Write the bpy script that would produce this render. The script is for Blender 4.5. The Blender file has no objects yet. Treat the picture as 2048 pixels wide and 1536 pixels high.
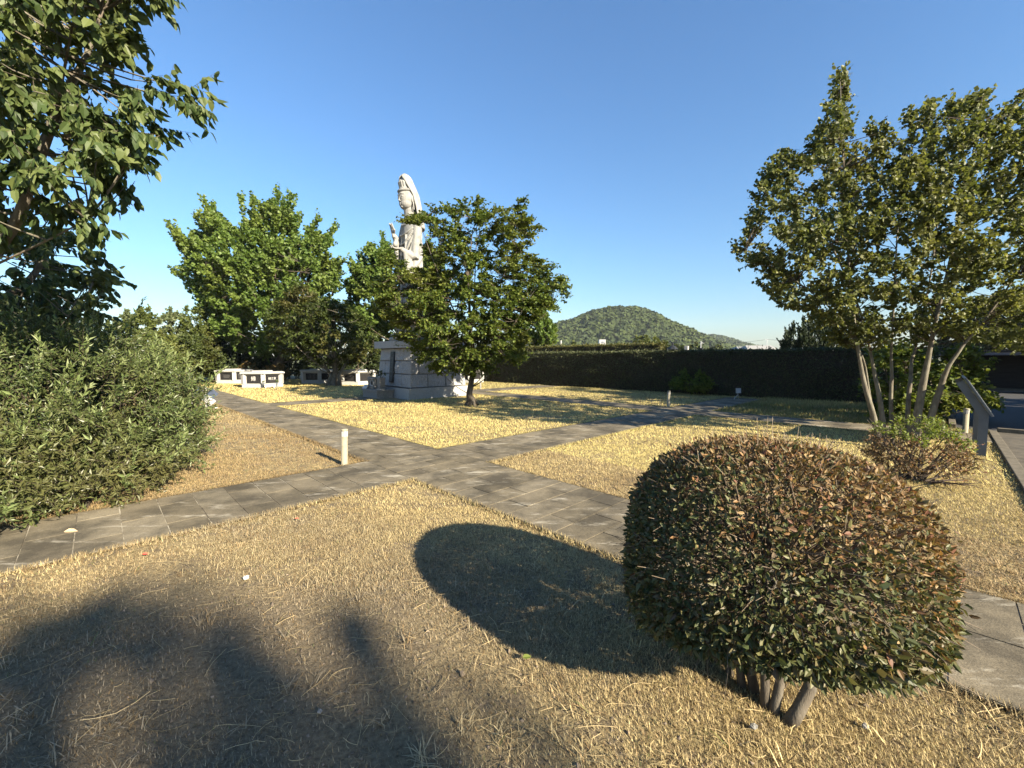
import bpy, bmesh, math, random
import numpy as np
from mathutils import Vector, Matrix

# ------------------------------------------------------------------ camera, light, exposure
SC = bpy.context.scene
COL = SC.collection
F_PX, PITCH, HC = 846.0, 0.0604, 1.6            # focal length in photo pixels (2048 wide), tilt down, eye height
TH = 2.3458                                      # direction of the garden's path grid
SUN_EL = math.radians(26.0)
cam_d = bpy.data.cameras.new('camera')
cam = bpy.data.objects.new('camera', cam_d)
COL.objects.link(cam)
cam.location = (0, 0, HC)
cam.rotation_euler = (math.radians(90) - PITCH, 0, 0)
cam_d.sensor_width = 36.0
cam_d.lens = F_PX / 2048 * 36.0
cam_d.clip_end = 6000
cam_d.clip_start = 0.05
SC.camera = cam

world = bpy.data.worlds.new('World')
SC.world = world
world.use_nodes = True
wn = world.node_tree.nodes
sky = wn.new('ShaderNodeTexSky')
sky.sky_type = 'NISHITA'
sky.sun_disc = False
sky.sun_elevation = SUN_EL
sky.sun_rotation = math.radians(135.6)
sky.air_density = 1.6
sky.dust_density = 0.7
sky.ozone_density = 9.0
sky.altitude = 400
world.node_tree.links.new(sky.outputs[0], wn['Background'].inputs[0])
wn['Background'].inputs[1].default_value = 0.059

sun_d = bpy.data.lights.new('sun', 'SUN')
sun_d.energy = 5.0
sun_d.angle = math.radians(0.53)
sun_d.color = (1.0, 0.88, 0.68)
sun = bpy.data.objects.new('sun', sun_d)
COL.objects.link(sun)
UX = np.array([math.cos(TH), math.sin(TH)])      # u axis of the grid: away to the left
VX = np.array([UX[1], -UX[0]])                   # v axis of the grid: away to the right
trav = Vector((UX[0] * math.cos(SUN_EL), UX[1] * math.cos(SUN_EL), -math.sin(SUN_EL)))
sun.rotation_euler = trav.to_track_quat('-Z', 'Y').to_euler()
sun.location = (20, -20, 30)

SC.view_settings.view_transform = 'Standard'
SC.view_settings.look = 'None'
SC.view_settings.exposure = 1.9
SC.view_settings.gamma = 1.0
SC.render.engine = 'CYCLES'
SC.cycles.max_bounces = 6
SC.cycles.diffuse_bounces = 4
SC.cycles.glossy_bounces = 2
SC.cycles.transmission_bounces = 3
SC.cycles.transparent_max_bounces = 6

RG = np.random.default_rng(11)
GRID = TH - math.pi / 2                          # z rotation of a thing whose local x is v and local y is u

# ------------------------------------------------------------------ coordinates
def W(u, v, z=0.0):
    p = UX * u + VX * v
    return np.array([p[0], p[1], z])

def ray(px, py):
    x = (px - 1024) / F_PX
    y = -(py - 768) / F_PX
    return np.array([x, math.cos(PITCH) + math.sin(PITCH) * y, -math.sin(PITCH) + math.cos(PITCH) * y])

def GP(px, py):                                  # the ground point seen at a photo pixel
    d = ray(px, py)
    d = d * (-HC / d[2])
    return np.array([d[0], d[1], 0.0])

def AT(px, py, Y):                               # the point at distance Y (along the view) seen at a photo pixel
    d = ray(px, py)
    return d * (Y / d[1]) + np.array([0, 0, HC])

def to_uv(P):
    return P[..., 0] * UX[0] + P[..., 1] * UX[1], P[..., 0] * VX[0] + P[..., 1] * VX[1]

def norm(a):
    return a / np.maximum(np.linalg.norm(a, axis=-1, keepdims=True), 1e-9)

def runit(n):
    return norm(RG.normal(size=(n, 3)))

_wv = np.random.default_rng(5)
_WK = _wv.normal(size=(10, 2)); _WP = _wv.uniform(0, 6.28, 10)
def lump(x, y, s=1.0):                           # smooth value field in about [-1, 1]
    t = 0
    for k, p in zip(_WK, _WP):
        t = t + np.sin((k[0] * x + k[1] * y) * s + p)
    return t / 4.5

# ------------------------------------------------------------------ meshes and things
def mk(name, V, F, mats, parent=None, smooth=False, mi=None, base=None, color=None):
    """one mesh object from numpy vertices and faces (one array, or several with different corner counts)"""
    V = np.asarray(V, dtype=np.float32)
    if base is not None:
        V = V - np.asarray(base, dtype=np.float32)
    Fs = F if isinstance(F, list) else [F]
    Fs = [np.asarray(f, dtype=np.int32) for f in Fs if len(f)]
    loops = np.concatenate([f.ravel() for f in Fs])
    tot = np.concatenate([np.full(len(f), f.shape[1], dtype=np.int32) for f in Fs])
    start = np.concatenate([[0], np.cumsum(tot)[:-1]]).astype(np.int32)
    me = bpy.data.meshes.new(name)
    me.vertices.add(len(V)); me.vertices.foreach_set('co', V.ravel())
    me.loops.add(len(loops)); me.loops.foreach_set('vertex_index', loops)
    me.polygons.add(len(tot)); me.polygons.foreach_set('loop_start', start)
    if mi is not None:
        me.polygons.foreach_set('material_index', np.asarray(mi, dtype=np.int32))
    me.polygons.foreach_set('use_smooth', np.full(len(tot), bool(smooth)))
    if color is not None:
        a = me.attributes.new('col', 'FLOAT_COLOR', 'POINT')
        c = np.ones((len(V), 4), dtype=np.float32); c[:, :3] = color
        a.data.foreach_set('color', c.ravel())
    me.update(calc_edges=True)
    for m in (mats if isinstance(mats, (list, tuple)) else [mats]):
        me.materials.append(m)
    o = bpy.data.objects.new(name, me)
    COL.objects.link(o)
    if parent is not None:
        o.parent = parent
    return o

def thing(name, label, cat, loc=(0, 0, 0), rz=0.0, group=None):
    o = bpy.data.objects.new(name, None)
    COL.objects.link(o)
    o.empty_display_size = 0.2
    o.location = tuple(float(c) for c in loc); o.rotation_euler = (0, 0, rz)
    return tag(o, label, cat, group)

def tag(o, label, cat, group=None):
    o['label'] = label; o['category'] = cat
    if group:
        o['group'] = group
    return o

def setting(o, kind='structure', label=None, cat=None):
    o['kind'] = kind
    if label:
        o['label'] = label; o['category'] = cat
    return o

def dup(root, loc, rz, label, group=None):
    r = root.copy(); COL.objects.link(r)
    r.location = tuple(float(c) for c in loc); r.rotation_euler = (0, 0, rz)
    r['label'] = label
    if group:
        r['group'] = group
    for ch in list(root.children):
        c = ch.copy(); COL.objects.link(c); c.parent = r
        for g in list(ch.children):
            d = g.copy(); COL.objects.link(d); d.parent = c
    return r

class Acc:
    """collects vertices and faces for one mesh"""
    def __init__(s):
        s.V = []; s.F = {}; s.n = 0; s.M = {}
    def add(s, V, F, m=0):
        F = np.asarray(F); k = F.shape[1]
        s.F.setdefault(k, []).append(F + s.n); s.M.setdefault(k, []).append(np.full(len(F), m))
        s.V.append(np.asarray(V, dtype=float)); s.n += len(V)
        return s
    def get(s):
        ks = list(s.F)
        return np.concatenate(s.V), [np.concatenate(s.F[k]) for k in ks], np.concatenate([np.concatenate(s.M[k]) for k in ks])
    def build(s, name, mats, parent=None, smooth=False, base=None):
        V, F, mi = s.get()
        return mk(name, V, F, mats, parent, smooth, mi, base)
    def tube(s, P, r, n=7, m=0, cap=True):
        P = np.asarray(P, dtype=float); k = len(P)
        r = np.broadcast_to(np.asarray(r, dtype=float), (k,))
        T = norm(np.gradient(P, axis=0))
        ref = np.array([0, 0, 1.0]) if abs(T[0][2]) < 0.9 else np.array([1.0, 0, 0])
        ring = []
        nrm = norm(np.cross(T[0], ref))
        for i in range(k):
            nrm = nrm - T[i] * (nrm @ T[i]); nrm = nrm / max(np.linalg.norm(nrm), 1e-9)
            b = np.cross(T[i], nrm)
            a = np.arange(n) * 2 * math.pi / n
            ring.append(P[i] + r[i] * (np.cos(a)[:, None] * nrm + np.sin(a)[:, None] * b))
        V = np.concatenate(ring)
        i, j = np.meshgrid(np.arange(k - 1), np.arange(n), indexing='ij')
        a = (i * n + j).ravel(); b = (i * n + (j + 1) % n).ravel()
        s.add(V, np.stack([a, b, b + n, a + n], 1), m)
        if cap:
            s.F.setdefault(n, []).append(np.stack([np.arange(n)[::-1] + s.n - len(V), np.arange(n) + s.n - n]))
            s.M.setdefault(n, []).append(np.full(2, m))
        return s
    def sticks(s, A, B, ra, rb, m=0):
        """many thin three sided prisms at once"""
        A = np.asarray(A); B = np.asarray(B); n = len(A)
        if n == 0:
            return s
        d = norm(B - A)
        x = norm(np.cross(d, np.where(np.abs(d[:, 2:3]) < .9, [[0, 0, 1.0]], [[1.0, 0, 0]]))); y = np.cross(d, x)
        ra = np.broadcast_to(np.asarray(ra, float), (n,))[:, None]; rb = np.broadcast_to(np.asarray(rb, float), (n,))[:, None]
        V = np.empty((n, 6, 3))
        for k in range(3):
            c, t = math.cos(k * 2.0944), math.sin(k * 2.0944)
            V[:, k] = A + ra * (c * x + t * y); V[:, 3 + k] = B + rb * (c * x + t * y)
        f = np.array([[0, 1, 4, 3], [1, 2, 5, 4], [2, 0, 3, 5]])
        F = (np.arange(n)[:, None, None] * 6 + f[None]).reshape(-1, 4)
        return s.add(V.reshape(-1, 3), F, m)
    def box(s, c, h, rz=0.0, ch=0.0, m=0, taper=1.0):
        """box centre c, half sizes h, edges chamfered by ch, top scaled by taper"""
        bm = bmesh.new()
        bmesh.ops.create_cube(bm, size=2.0)
        for v in bm.verts:
            k = taper if v.co.z > 0 else 1.0
            v.co = Vector((v.co.x * h[0] * k, v.co.y * h[1] * k, v.co.z * h[2]))
        if ch > 0:
            bmesh.ops.bevel(bm, geom=bm.edges[:], offset=ch, segments=2, affect='EDGES', profile=0.6)
        bm.verts.index_update()
        V = np.array([v.co[:] for v in bm.verts])
        c0, s0 = math.cos(rz), math.sin(rz)
        V = np.stack([V[:, 0] * c0 - V[:, 1] * s0, V[:, 0] * s0 + V[:, 1] * c0, V[:, 2]], 1) + np.asarray(c, float)
        by = {}
        for f in bm.faces:
            by.setdefault(len(f.verts), []).append([v.index for v in f.verts])
        bm.free()
        b0 = s.n
        s.V.append(V); s.n += len(V)
        for k, f in by.items():
            s.F.setdefault(k, []).append(np.array(f) + b0); s.M.setdefault(k, []).append(np.full(len(f), m))
        return s
    def lathe(s, prof, n=20, c=(0, 0, 0), m=0):
        prof = np.asarray(prof, float); k = len(prof)
        a = np.arange(n) * 2 * math.pi / n
        V = np.stack([prof[:, 0:1] * np.cos(a), prof[:, 0:1] * np.sin(a), np.repeat(prof[:, 1:2], n, 1)], -1).reshape(-1, 3) + np.asarray(c, float)
        i, j = np.meshgrid(np.arange(k - 1), np.arange(n), indexing='ij')
        p = (i * n + j).ravel(); q = (i * n + (j + 1) % n).ravel()
        return s.add(V, np.stack([p, q, q + n, p + n], 1), m)
    def prism(s, poly, z0, z1, m=0):
        poly = np.asarray(poly, float); n = len(poly)
        V = np.concatenate([np.c_[poly, np.full(n, z0)], np.c_[poly, np.full(n, z1)]])
        j = np.arange(n); b0 = s.n
        s.add(V, np.stack([j, (j + 1) % n, (j + 1) % n + n, j + n], 1), m)
        s.F.setdefault(n, []).append(np.stack([j[::-1], j + n]) + b0); s.M.setdefault(n, []).append(np.full(2, m))
        return s
    def ellipsoid(s, c, r, nu=14, nv=10, rot=None, m=0):
        u = np.arange(nu) * 2 * math.pi / nu; v = np.linspace(0.02, math.pi - 0.02, nv)
        uu, vv = np.meshgrid(u, v)
        V = np.stack([np.cos(uu) * np.sin(vv), np.sin(uu) * np.sin(vv), np.cos(vv)], -1).reshape(-1, 3) * np.asarray(r, float)
        if rot is not None:
            V = V @ np.array(rot).T
        V = V + np.asarray(c, float)
        i, j = np.meshgrid(np.arange(nv - 1), np.arange(nu), indexing='ij')
        p = (i * nu + j).ravel(); q = (i * nu + (j + 1) % nu).ravel()
        b0 = s.n
        s.add(V, np.stack([p, p + nu, q + nu, q], 1), m)
        s.F.setdefault(nu, []).append(np.stack([np.arange(nu), (np.arange(nu) + nu * (nv - 1))[::-1]]) + b0)
        s.M.setdefault(nu, []).append(np.full(2, m))
        return s

def bez(a, b, bend, k=9):
    a = np.asarray(a, float); b = np.asarray(b, float)
    t = np.linspace(0, 1, k)[:, None]
    c = (a + b) / 2 + np.asarray(bend, float)
    return a * (1 - t) ** 2 + 2 * c * t * (1 - t) + b * t ** 2

# ------------------------------------------------------------------ materials
def new_mat(name):
    m = bpy.data.materials.new(name); m.use_nodes = True
    nt = m.node_tree
    return m, nt.nodes, nt.links, nt.nodes['Principled BSDF']

def ramp(nodes, stops, interp='LINEAR'):
    r = nodes.new('ShaderNodeValToRGB'); r.color_ramp.interpolation = interp
    e = r.color_ramp.elements
    while len(e) < len(stops):
        e.new(0.5)
    for el, (p, c) in zip(e, stops):
        el.position = p; el.color = (*c, 1)
    return r

def mixc(nodes, links, a, b, fac, blend='MIX'):
    n = nodes.new('ShaderNodeMix'); n.data_type = 'RGBA'; n.blend_type = blend
    for sock, v in ((n.inputs[0], fac), (n.inputs[6], a), (n.inputs[7], b)):
        if hasattr(v, 'links'):
            links.new(v, sock)
        elif isinstance(v, (int, float)):
            sock.default_value = v
        else:
            sock.default_value = (*v, 1)
    return n.outputs[2]

def noise(nodes, links, scale, detail=4, rough=0.55, vec=None):
    n = nodes.new('ShaderNodeTexNoise')
    n.inputs['Scale'].default_value = scale; n.inputs['Detail'].default_value = detail; n.inputs['Roughness'].default_value = rough
    if vec is not None:
        links.new(vec, n.inputs['Vector'])
    return n

def leaf_mat(name, cols, trans=0.3, rough=0.5, spec=0.35, tint=None, scale=0.9, glow=1.5):
    """leaves: each leaf its own tone, a slow drift of tint through the crown, light shining through"""
    m, N, L, P = new_mat(name)
    g = N.new('ShaderNodeNewGeometry')
    k = len(cols)
    r = ramp(N, [(i / max(k - 1, 1), c) for i, c in enumerate(cols)])
    L.new(g.outputs['Random Per Island'], r.inputs[0])
    c = r.outputs[0]
    if tint is not None:
        tc = N.new('ShaderNodeTexCoord')
        nz = noise(N, L, scale, 3, 0.5, tc.outputs['Object'])
        rr = ramp(N, [(0.48, (0, 0, 0)), (0.68, (1, 1, 1))]); L.new(nz.outputs[0], rr.inputs[0])
        mm = N.new('ShaderNodeMath'); mm.operation = 'MULTIPLY'; L.new(rr.outputs[0], mm.inputs[0]); mm.inputs[1].default_value = 0.6
        c = mixc(N, L, c, tint, mm.outputs[0])
    L.new(c, P.inputs['Base Color'])
    P.inputs['Roughness'].default_value = rough
    P.inputs['Specular IOR Level'].default_value = spec
    t = N.new('ShaderNodeBsdfTranslucent')
    L.new(mixc(N, L, c, (glow, glow, glow * 0.6), 1.0, 'MULTIPLY'), t.inputs[0])
    mx = N.new('ShaderNodeMixShader'); mx.inputs[0].default_value = trans
    L.new(P.outputs[0], mx.inputs[1]); L.new(t.outputs[0], mx.inputs[2])
    L.new(mx.outputs[0], N['Material Output'].inputs[0])
    return m

def rough_mat(name, c1, c2, scale=8, rough=0.8, bump=0.0, bscale=None, c3=None, spec=0.3, metal=0.0, stretch=None, detail=6):
    """a noisy solid: stone, bark, metal, render"""
    m, N, L, P = new_mat(name)
    tc = N.new('ShaderNodeTexCoord'); vec = tc.outputs['Object']
    if stretch:
        mp = N.new('ShaderNodeMapping'); mp.inputs['Scale'].default_value = stretch; L.new(vec, mp.inputs[0]); vec = mp.outputs[0]
    nz = noise(N, L, scale, detail, 0.6, vec)
    r = ramp(N, [(0.32, c1), (0.68, c2)]); L.new(nz.outputs[0], r.inputs[0])
    c = r.outputs[0]
    if c3 is not None:
        n2 = noise(N, L, scale * 0.27, 4, 0.6, vec)
        r2 = ramp(N, [(0.5, (0, 0, 0)), (0.7, (1, 1, 1))]); L.new(n2.outputs[0], r2.inputs[0])
        c = mixc(N, L, c, c3, r2.outputs[0])
    L.new(c, P.inputs['Base Color'])
    P.inputs['Roughness'].default_value = rough; P.inputs['Specular IOR Level'].default_value = spec; P.inputs['Metallic'].default_value = metal
    if bump > 0:
        nb = noise(N, L, bscale or scale * 2, 6, 0.65, vec)
        b = N.new('ShaderNodeBump'); b.inputs['Strength'].default_value = 1.0; b.inputs['Distance'].default_value = bump
        L.new(nb.outputs[0], b.inputs['Height']); L.new(b.outputs[0], P.inputs['Normal'])
    return m

M = {}
M['granite'] = rough_mat('granite', (0.25, 0.25, 0.245), (0.39, 0.385, 0.37), 45, 0.75, 0.003, 120, (0.26, 0.255, 0.24))
M['granite_rough'] = rough_mat('granite_rough', (0.24, 0.24, 0.24), (0.40, 0.395, 0.38), 28, 0.8, 0.05, 9, (0.28, 0.272, 0.255))
M['granite_white'] = rough_mat('granite_white', (0.30, 0.295, 0.275), (0.37, 0.362, 0.335), 50, 0.7, 0.002, 100, (0.27, 0.262, 0.24))
M['statue'] = rough_mat('statue_stone', (0.22, 0.217, 0.202), (0.28, 0.275, 0.256), 14, 0.75, 0.004, 30, (0.165, 0.16, 0.147))
M['old_stone'] = rough_mat('old_stone', (0.15, 0.145, 0.135), (0.25, 0.24, 0.22), 20, 0.85, 0.006, 50, (0.18, 0.18, 0.155))
M['black_granite'] = rough_mat('black_granite', (0.012, 0.012, 0.013), (0.024, 0.023, 0.023), 60, 0.25, 0, None, None, 0.4)
M['plaque'] = rough_mat('plaque_bronze', (0.05, 0.055, 0.055), (0.085, 0.09, 0.088), 25, 0.55, 0.002, 60, (0.065, 0.075, 0.06))
M['plaque_dark'] = rough_mat('plaque_dark', (0.012, 0.014, 0.016), (0.022, 0.024, 0.026), 25, 0.5)
M['engraved'] = rough_mat('engraved', (0.42, 0.41, 0.39), (0.52, 0.51, 0.48), 40, 0.8)
M['engraved_dim'] = rough_mat('engraved_dim', (0.10, 0.10, 0.095), (0.15, 0.145, 0.14), 40, 0.8)
M['bollard'] = rough_mat('bollard_paint', (0.24, 0.215, 0.15), (0.29, 0.26, 0.185), 30, 0.55, 0.001, 80, (0.20, 0.18, 0.13))
M['bollard_head'] = rough_mat('bollard_head', (0.34, 0.33, 0.31), (0.42, 0.41, 0.39), 30, 0.4)
M['dark'] = rough_mat('dark_recess', (0.015, 0.015, 0.016), (0.03, 0.03, 0.03), 30, 0.7)
M['alu'] = rough_mat('aluminium', (0.28, 0.28, 0.275), (0.36, 0.36, 0.355), 30, 0.42, 0.0006, 90, None, 0.5, 0.35)
M['visor'] = rough_mat('lamp_visor', (0.025, 0.035, 0.065), (0.05, 0.065, 0.10), 12, 0.25, 0, None, None, 0.5)
M['grey_paint'] = rough_mat('grey_paint', (0.085, 0.095, 0.105), (0.11, 0.12, 0.13), 7, 0.5, 0.0008, 60, (0.075, 0.08, 0.088))
M['bark'] = rough_mat('bark', (0.045, 0.036, 0.027), (0.11, 0.09, 0.068), 14, 0.9, 0.012, 30, (0.13, 0.115, 0.09), 0.2, 0, (1, 1, 0.35))
M['bark_pale'] = rough_mat('pale_bark', (0.085, 0.076, 0.056), (0.185, 0.168, 0.128), 16, 0.85, 0.008, 40, (0.12, 0.095, 0.075), 0.2, 0, (1, 1, 0.5))
M['bark_dark'] = rough_mat('dark_bark', (0.035, 0.027, 0.020), (0.075, 0.060, 0.045), 16, 0.9, 0.008, 30, None, 0.2, 0, (1, 1, 0.4))
M['twig'] = rough_mat('twig', (0.035, 0.027, 0.02), (0.085, 0.066, 0.046), 20, 0.85)
M['bush_twig'] = rough_mat('bush_twig', (0.10, 0.075, 0.052), (0.20, 0.155, 0.11), 20, 0.85)
M['dead_wood'] = rough_mat('dead_wood', (0.05, 0.036, 0.028), (0.11, 0.085, 0.065), 20, 0.85)
M['asphalt'] = rough_mat('asphalt', (0.030, 0.030, 0.032), (0.055, 0.055, 0.057), 60, 0.9, 0.004, 120, (0.045, 0.043, 0.042))
M['pavement'] = rough_mat('pavement', (0.06, 0.053, 0.042), (0.11, 0.096, 0.076), 6, 0.9, 0.004, 60, (0.055, 0.05, 0.042))
M['kerb'] = rough_mat('kerb', (0.085, 0.075, 0.056), (0.15, 0.13, 0.10), 12, 0.9, 0.003, 50, (0.09, 0.08, 0.06))
M['black_wood'] = rough_mat('black_timber', (0.012, 0.011, 0.011), (0.028, 0.026, 0.026), 14, 0.6, 0.002, 40, None, 0.3, 0, (0.15, 0.15, 1))
M['gutter'] = rough_mat('gutter', (0.10, 0.105, 0.13), (0.14, 0.145, 0.17), 10, 0.4)
M['roof_tile'] = rough_mat('roof_tile', (0.20, 0.20, 0.195), (0.30, 0.29, 0.27), 3, 0.8)
M['cream_wall'] = rough_mat('cream_wall', (0.33, 0.29, 0.21), (0.40, 0.35, 0.26), 3, 0.8)
M['white_wall'] = rough_mat('white_wall', (0.34, 0.34, 0.34), (0.42, 0.42, 0.42), 2, 0.8)
M['paper'] = rough_mat('paper', (0.42, 0.42, 0.40), (0.5, 0.5, 0.48), 20, 0.8)
M['red_leaf'] = rough_mat('red_leaf', (0.45, 0.05, 0.04), (0.58, 0.10, 0.06), 20, 0.6)
M['brown_leaf'] = rough_mat('brown_leaf', (0.38, 0.27, 0.16), (0.50, 0.37, 0.23), 20, 0.7)
M['pebble'] = rough_mat('pebble', (0.20, 0.19, 0.18), (0.36, 0.34, 0.31), 8, 0.8)
M['concrete_pole'] = rough_mat('concrete_pole', (0.30, 0.31, 0.32), (0.38, 0.39, 0.40), 4, 0.8)

# ------------------------------------------------------------------ leaves
def tpl_rhomb(w=0.32, fold=0.08, droop=0.08):
    V = np.array([[0, 0, 0], [0.42, w, fold], [1, 0, -droop], [0.42, -w, fold]], float)
    return V, np.array([[0, 2, 1], [0, 3, 2]])

def tpl_oval(w=0.24, fold=0.06, droop=0.15):
    V = np.array([[0, 0, 0], [.28, 0, -.01], [.64, 0, -.05 - droop * .35], [1, 0, -.05 - droop],
                  [.26, w * .92, fold], [.62, w * .85, fold - .04 - droop * .35], [.26, -w * .92, fold], [.62, -w * .85, fold - .04 - droop * .35]], float)
    return V, [np.array([[0, 1, 4], [2, 3, 5], [0, 6, 1], [2, 7, 3]]), np.array([[1, 2, 5, 4], [1, 6, 7, 2]])]

def tpl_round(w=0.45, fold=0.05):
    V = np.array([[0, 0, 0], [.18, w * .8, fold], [.55, w, fold], [1, 0, -.06], [.55, -w, fold], [.18, -w * .8, fold]], float)
    return V, np.array([[0, 3, 2, 1], [0, 5, 4, 3]])

def place_leaves(tpl, pos, d, nrm, size):
    """copies of one leaf shape: at pos, pointing along d, face turned to nrm"""
    V, F = tpl
    x = norm(d); z = nrm - x * np.sum(nrm * x, 1, keepdims=True); z = norm(z + 1e-6); y = np.cross(z, x)
    s = np.asarray(size, float).reshape(-1, 1, 1) if np.ndim(size) else size
    P = (V[None, :, 0:1] * x[:, None] + V[None, :, 1:2] * y[:, None] + V[None, :, 2:3] * z[:, None]) * s + pos[:, None]
    k = len(V); off = np.arange(len(pos))[:, None, None] * k
    Fs = F if isinstance(F, list) else [F]
    return P.reshape(-1, 3), [(off + f[None]).reshape(-1, f.shape[1]) for f in Fs]

def leaves_on(S, D, Ln, m, size, hang=0.3, spread=0.8, up=0.6, curve=-0.1, jit=0.25, t0=0.12):
    """m leaves along each twig (start S, direction D, length Ln); curve bends the twig up (+) or down (-)"""
    n = len(S)
    t = (np.tile(np.linspace(t0, 1.0, m), (n, 1)) + RG.uniform(-.5, .5, (n, m)) / m)
    t = np.clip(t, 0, 1.03)
    p = S[:, None] + D[:, None] * (Ln[:, None, None] * t[..., None])
    p[..., 2] += curve * Ln[:, None] * t ** 2
    p = p.reshape(-1, 3)
    d = np.repeat(D, m, 0)
    ld = norm(d * 0.55 + runit(n * m) * spread + np.array([0, 0, -hang]))
    nr = norm(runit(n * m) * (1 - up) + np.array([0, 0, 1.0]) * up)
    sz = size * RG.uniform(1 - jit, 1 + jit, n * m)
    return p, ld, nr, sz

# ------------------------------------------------------------------ generic tree crowns
def in_poly(px, py, poly):
    poly = np.asarray(poly, float); c = np.zeros(len(px), bool)
    j = len(poly) - 1
    for i in range(len(poly)):
        xi, yi = poly[i]; xj, yj = poly[j]
        with np.errstate(divide='ignore', invalid='ignore'):
            hit = ((yi > py) != (yj > py)) & (px < (xj - xi) * (py - yi) / (yj - yi) + xi)
        c ^= hit; j = i
    return c

def crown_points(poly, Y, depth, n, edge=0.0):
    """points filling a crown of that outline: as deep as it is wide near its middle, thinner towards its rim"""
    poly = np.asarray(poly, float)
    lo, hi = poly.min(0), poly.max(0)
    out = []
    seg = np.roll(poly, -1, 0) - poly
    while len(out) < n:
        q = RG.uniform(lo, hi, (n * 3, 2))
        q = q[in_poly(q[:, 0], q[:, 1], poly)]
        d = np.full(len(q), 1e9)
        for a, s in zip(poly, seg):
            t = np.clip(((q - a) @ s) / max(s @ s, 1e-9), 0, 1)
            d = np.minimum(d, np.linalg.norm(q - a - t[:, None] * s, axis=1))
        r = np.sqrt(np.clip(1 - (1 - np.clip(d / (0.42 * min(hi - lo)), 0, 1)) ** 2, 0, 1))
        if edge:
            keep = RG.random(len(q)) < (1 - edge * r)
            q, r = q[keep], r[keep]
        z = RG.uniform(-1, 1, len(q)); z = np.sign(z) * np.abs(z) ** 0.7
        for (x, y), rr, zz in zip(q, r, z):
            out.append(AT(x, y, Y + depth * rr * zz))
            if len(out) >= n:
                break
    return np.array(out)

def limbs(acc, axis, tips, clumps, r_trunk, frac=0.5, mat=0, lift=0.12, thin=0.006):
    """main limbs from points on the trunk axis to tips, then thin branches from the limbs to every clump"""
    axis = np.asarray(axis, float)
    allp = [axis[len(axis) // 2:]]
    for q in tips:
        dz = axis[:, 2]
        want = axis[0, 2] + (q[2] - axis[0, 2]) * frac
        i = int(np.argmin(np.abs(dz - want)))
        a = axis[i]
        L = np.linalg.norm(q - a)
        P = bez(a, q, np.array([0, 0, -lift * L]) + RG.normal(size=3) * 0.05 * L, 10)
        acc.tube(P, np.linspace(max(r_trunk * 0.42 * min(1, L / 3), .012), thin, 10), 6, mat)
        allp.append(P)
    pts = np.concatenate(allp)
    A, B, R = [], [], []
    for c in clumps:
        d = np.linalg.norm(pts - c, axis=1) + 0.6 * np.maximum(0, pts[:, 2] - c[2])
        p = pts[int(np.argmin(d))]
        L = np.linalg.norm(c - p)
        P = bez(p, c, np.array([0, 0, -0.08 * L]) + RG.normal(size=3) * 0.06 * L, 4)
        A.append(P[:-1]); B.append(P[1:])
    A = np.concatenate(A); B = np.concatenate(B)
    k = np.tile(np.array([1.0, 0.75, 0.5]), len(clumps))
    acc.sticks(A, B, thin * 1.9 * k, thin * 1.6 * k, mat)
    return pts

def farthest(P, k):
    idx = [int(np.argmax(P[:, 2]))]
    d = np.linalg.norm(P - P[idx[0]], axis=1)
    for _ in range(k - 1):
        i = int(np.argmax(d)); idx.append(i)
        d = np.minimum(d, np.linalg.norm(P - P[i], axis=1))
    return P[idx]

def clump_twigs(C, centre, k, L, up=0.1, out=1.0, rnd=0.7, back=0.4):
    """k twigs through every clump, pointing away from the crown's centre line"""
    n = len(C)
    o = norm((C - centre) * np.array([1, 1, 0.5]))
    D = norm(np.repeat(o, k, 0) * out + RG.normal(size=(n * k, 3)) * rnd + np.array([0, 0, up]))
    Ln = L * RG.uniform(0.6, 1.35, n * k)
    S = np.repeat(C, k, 0) - D * Ln[:, None] * back + RG.normal(size=(n * k, 3)) * L * 0.12
    return S, D, Ln

def finish_crown(t, name, S, D, Ln, m, size, tpl, mat, hang, spread, up, curve, base, twigs=True, twig_mat='twig', jit=0.25, tr=0.004):
    p, d, nr, sz = leaves_on(S, D, Ln, m, size, hang, spread, up, curve, jit)
    V, F = place_leaves(tpl, p, d, nr, sz)
    o = mk(name, V, F, M[mat], t, False, None, base)
    if twigs:
        E = S + D * Ln[:, None]; E[:, 2] += curve * Ln
        a = Acc().sticks(S, E, tr, tr * 0.5)
        a.build('twigs', M[twig_mat], t, False, base)
    return o

def ell_clumps(c, r, k, seed_low=-0.35):
    d = runit(k * 3); d = d[d[:, 2] > seed_low][:k]
    return np.asarray(c) + d * np.asarray(r) * RG.uniform(0.45, 1.0, (len(d), 1)) ** 0.5

def blob_shrub(name, label, cat, base, blobs, k, twk, m, size, mat, tpl, L=0.5, up=0.5, hang=0.0, spread=0.7, nup=0.4, curve=0.0, group=None, stem='bark_dark', crown='crown'):
    """a shrub of leaf clumps on the given ellipsoids, with a few stems"""
    t = thing(name, label, cat, base, 0, group)
    C = np.concatenate([ell_clumps(np.asarray(base) + np.asarray(c), r, max(4, int(k * w))) for c, r, w in blobs])
    C[:, 2] = np.maximum(C[:, 2], base[2] + 0.08)
    cen = C.mean(0); cen[2] = base[2] + (cen[2] - base[2]) * 0.6
    S, D, Ln = clump_twigs(C, cen, twk, L, up, 0.7, 0.7, 0.4)
    finish_crown(t, crown, S, D, Ln, m, size, tpl, mat, hang, spread, nup, curve, base, False)
    a = Acc()
    tips = farthest(C, min(9, len(C)))
    for q in tips:
        P = bez(np.asarray(base) + RG.normal(size=3) * np.array([.12, .12, 0]), q, RG.normal(size=3) * .1, 6)
        a.tube(P, np.linspace(.03, .008, 6), 5)
    a.build('stems', M[stem], t, False, base)
    return t
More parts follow.
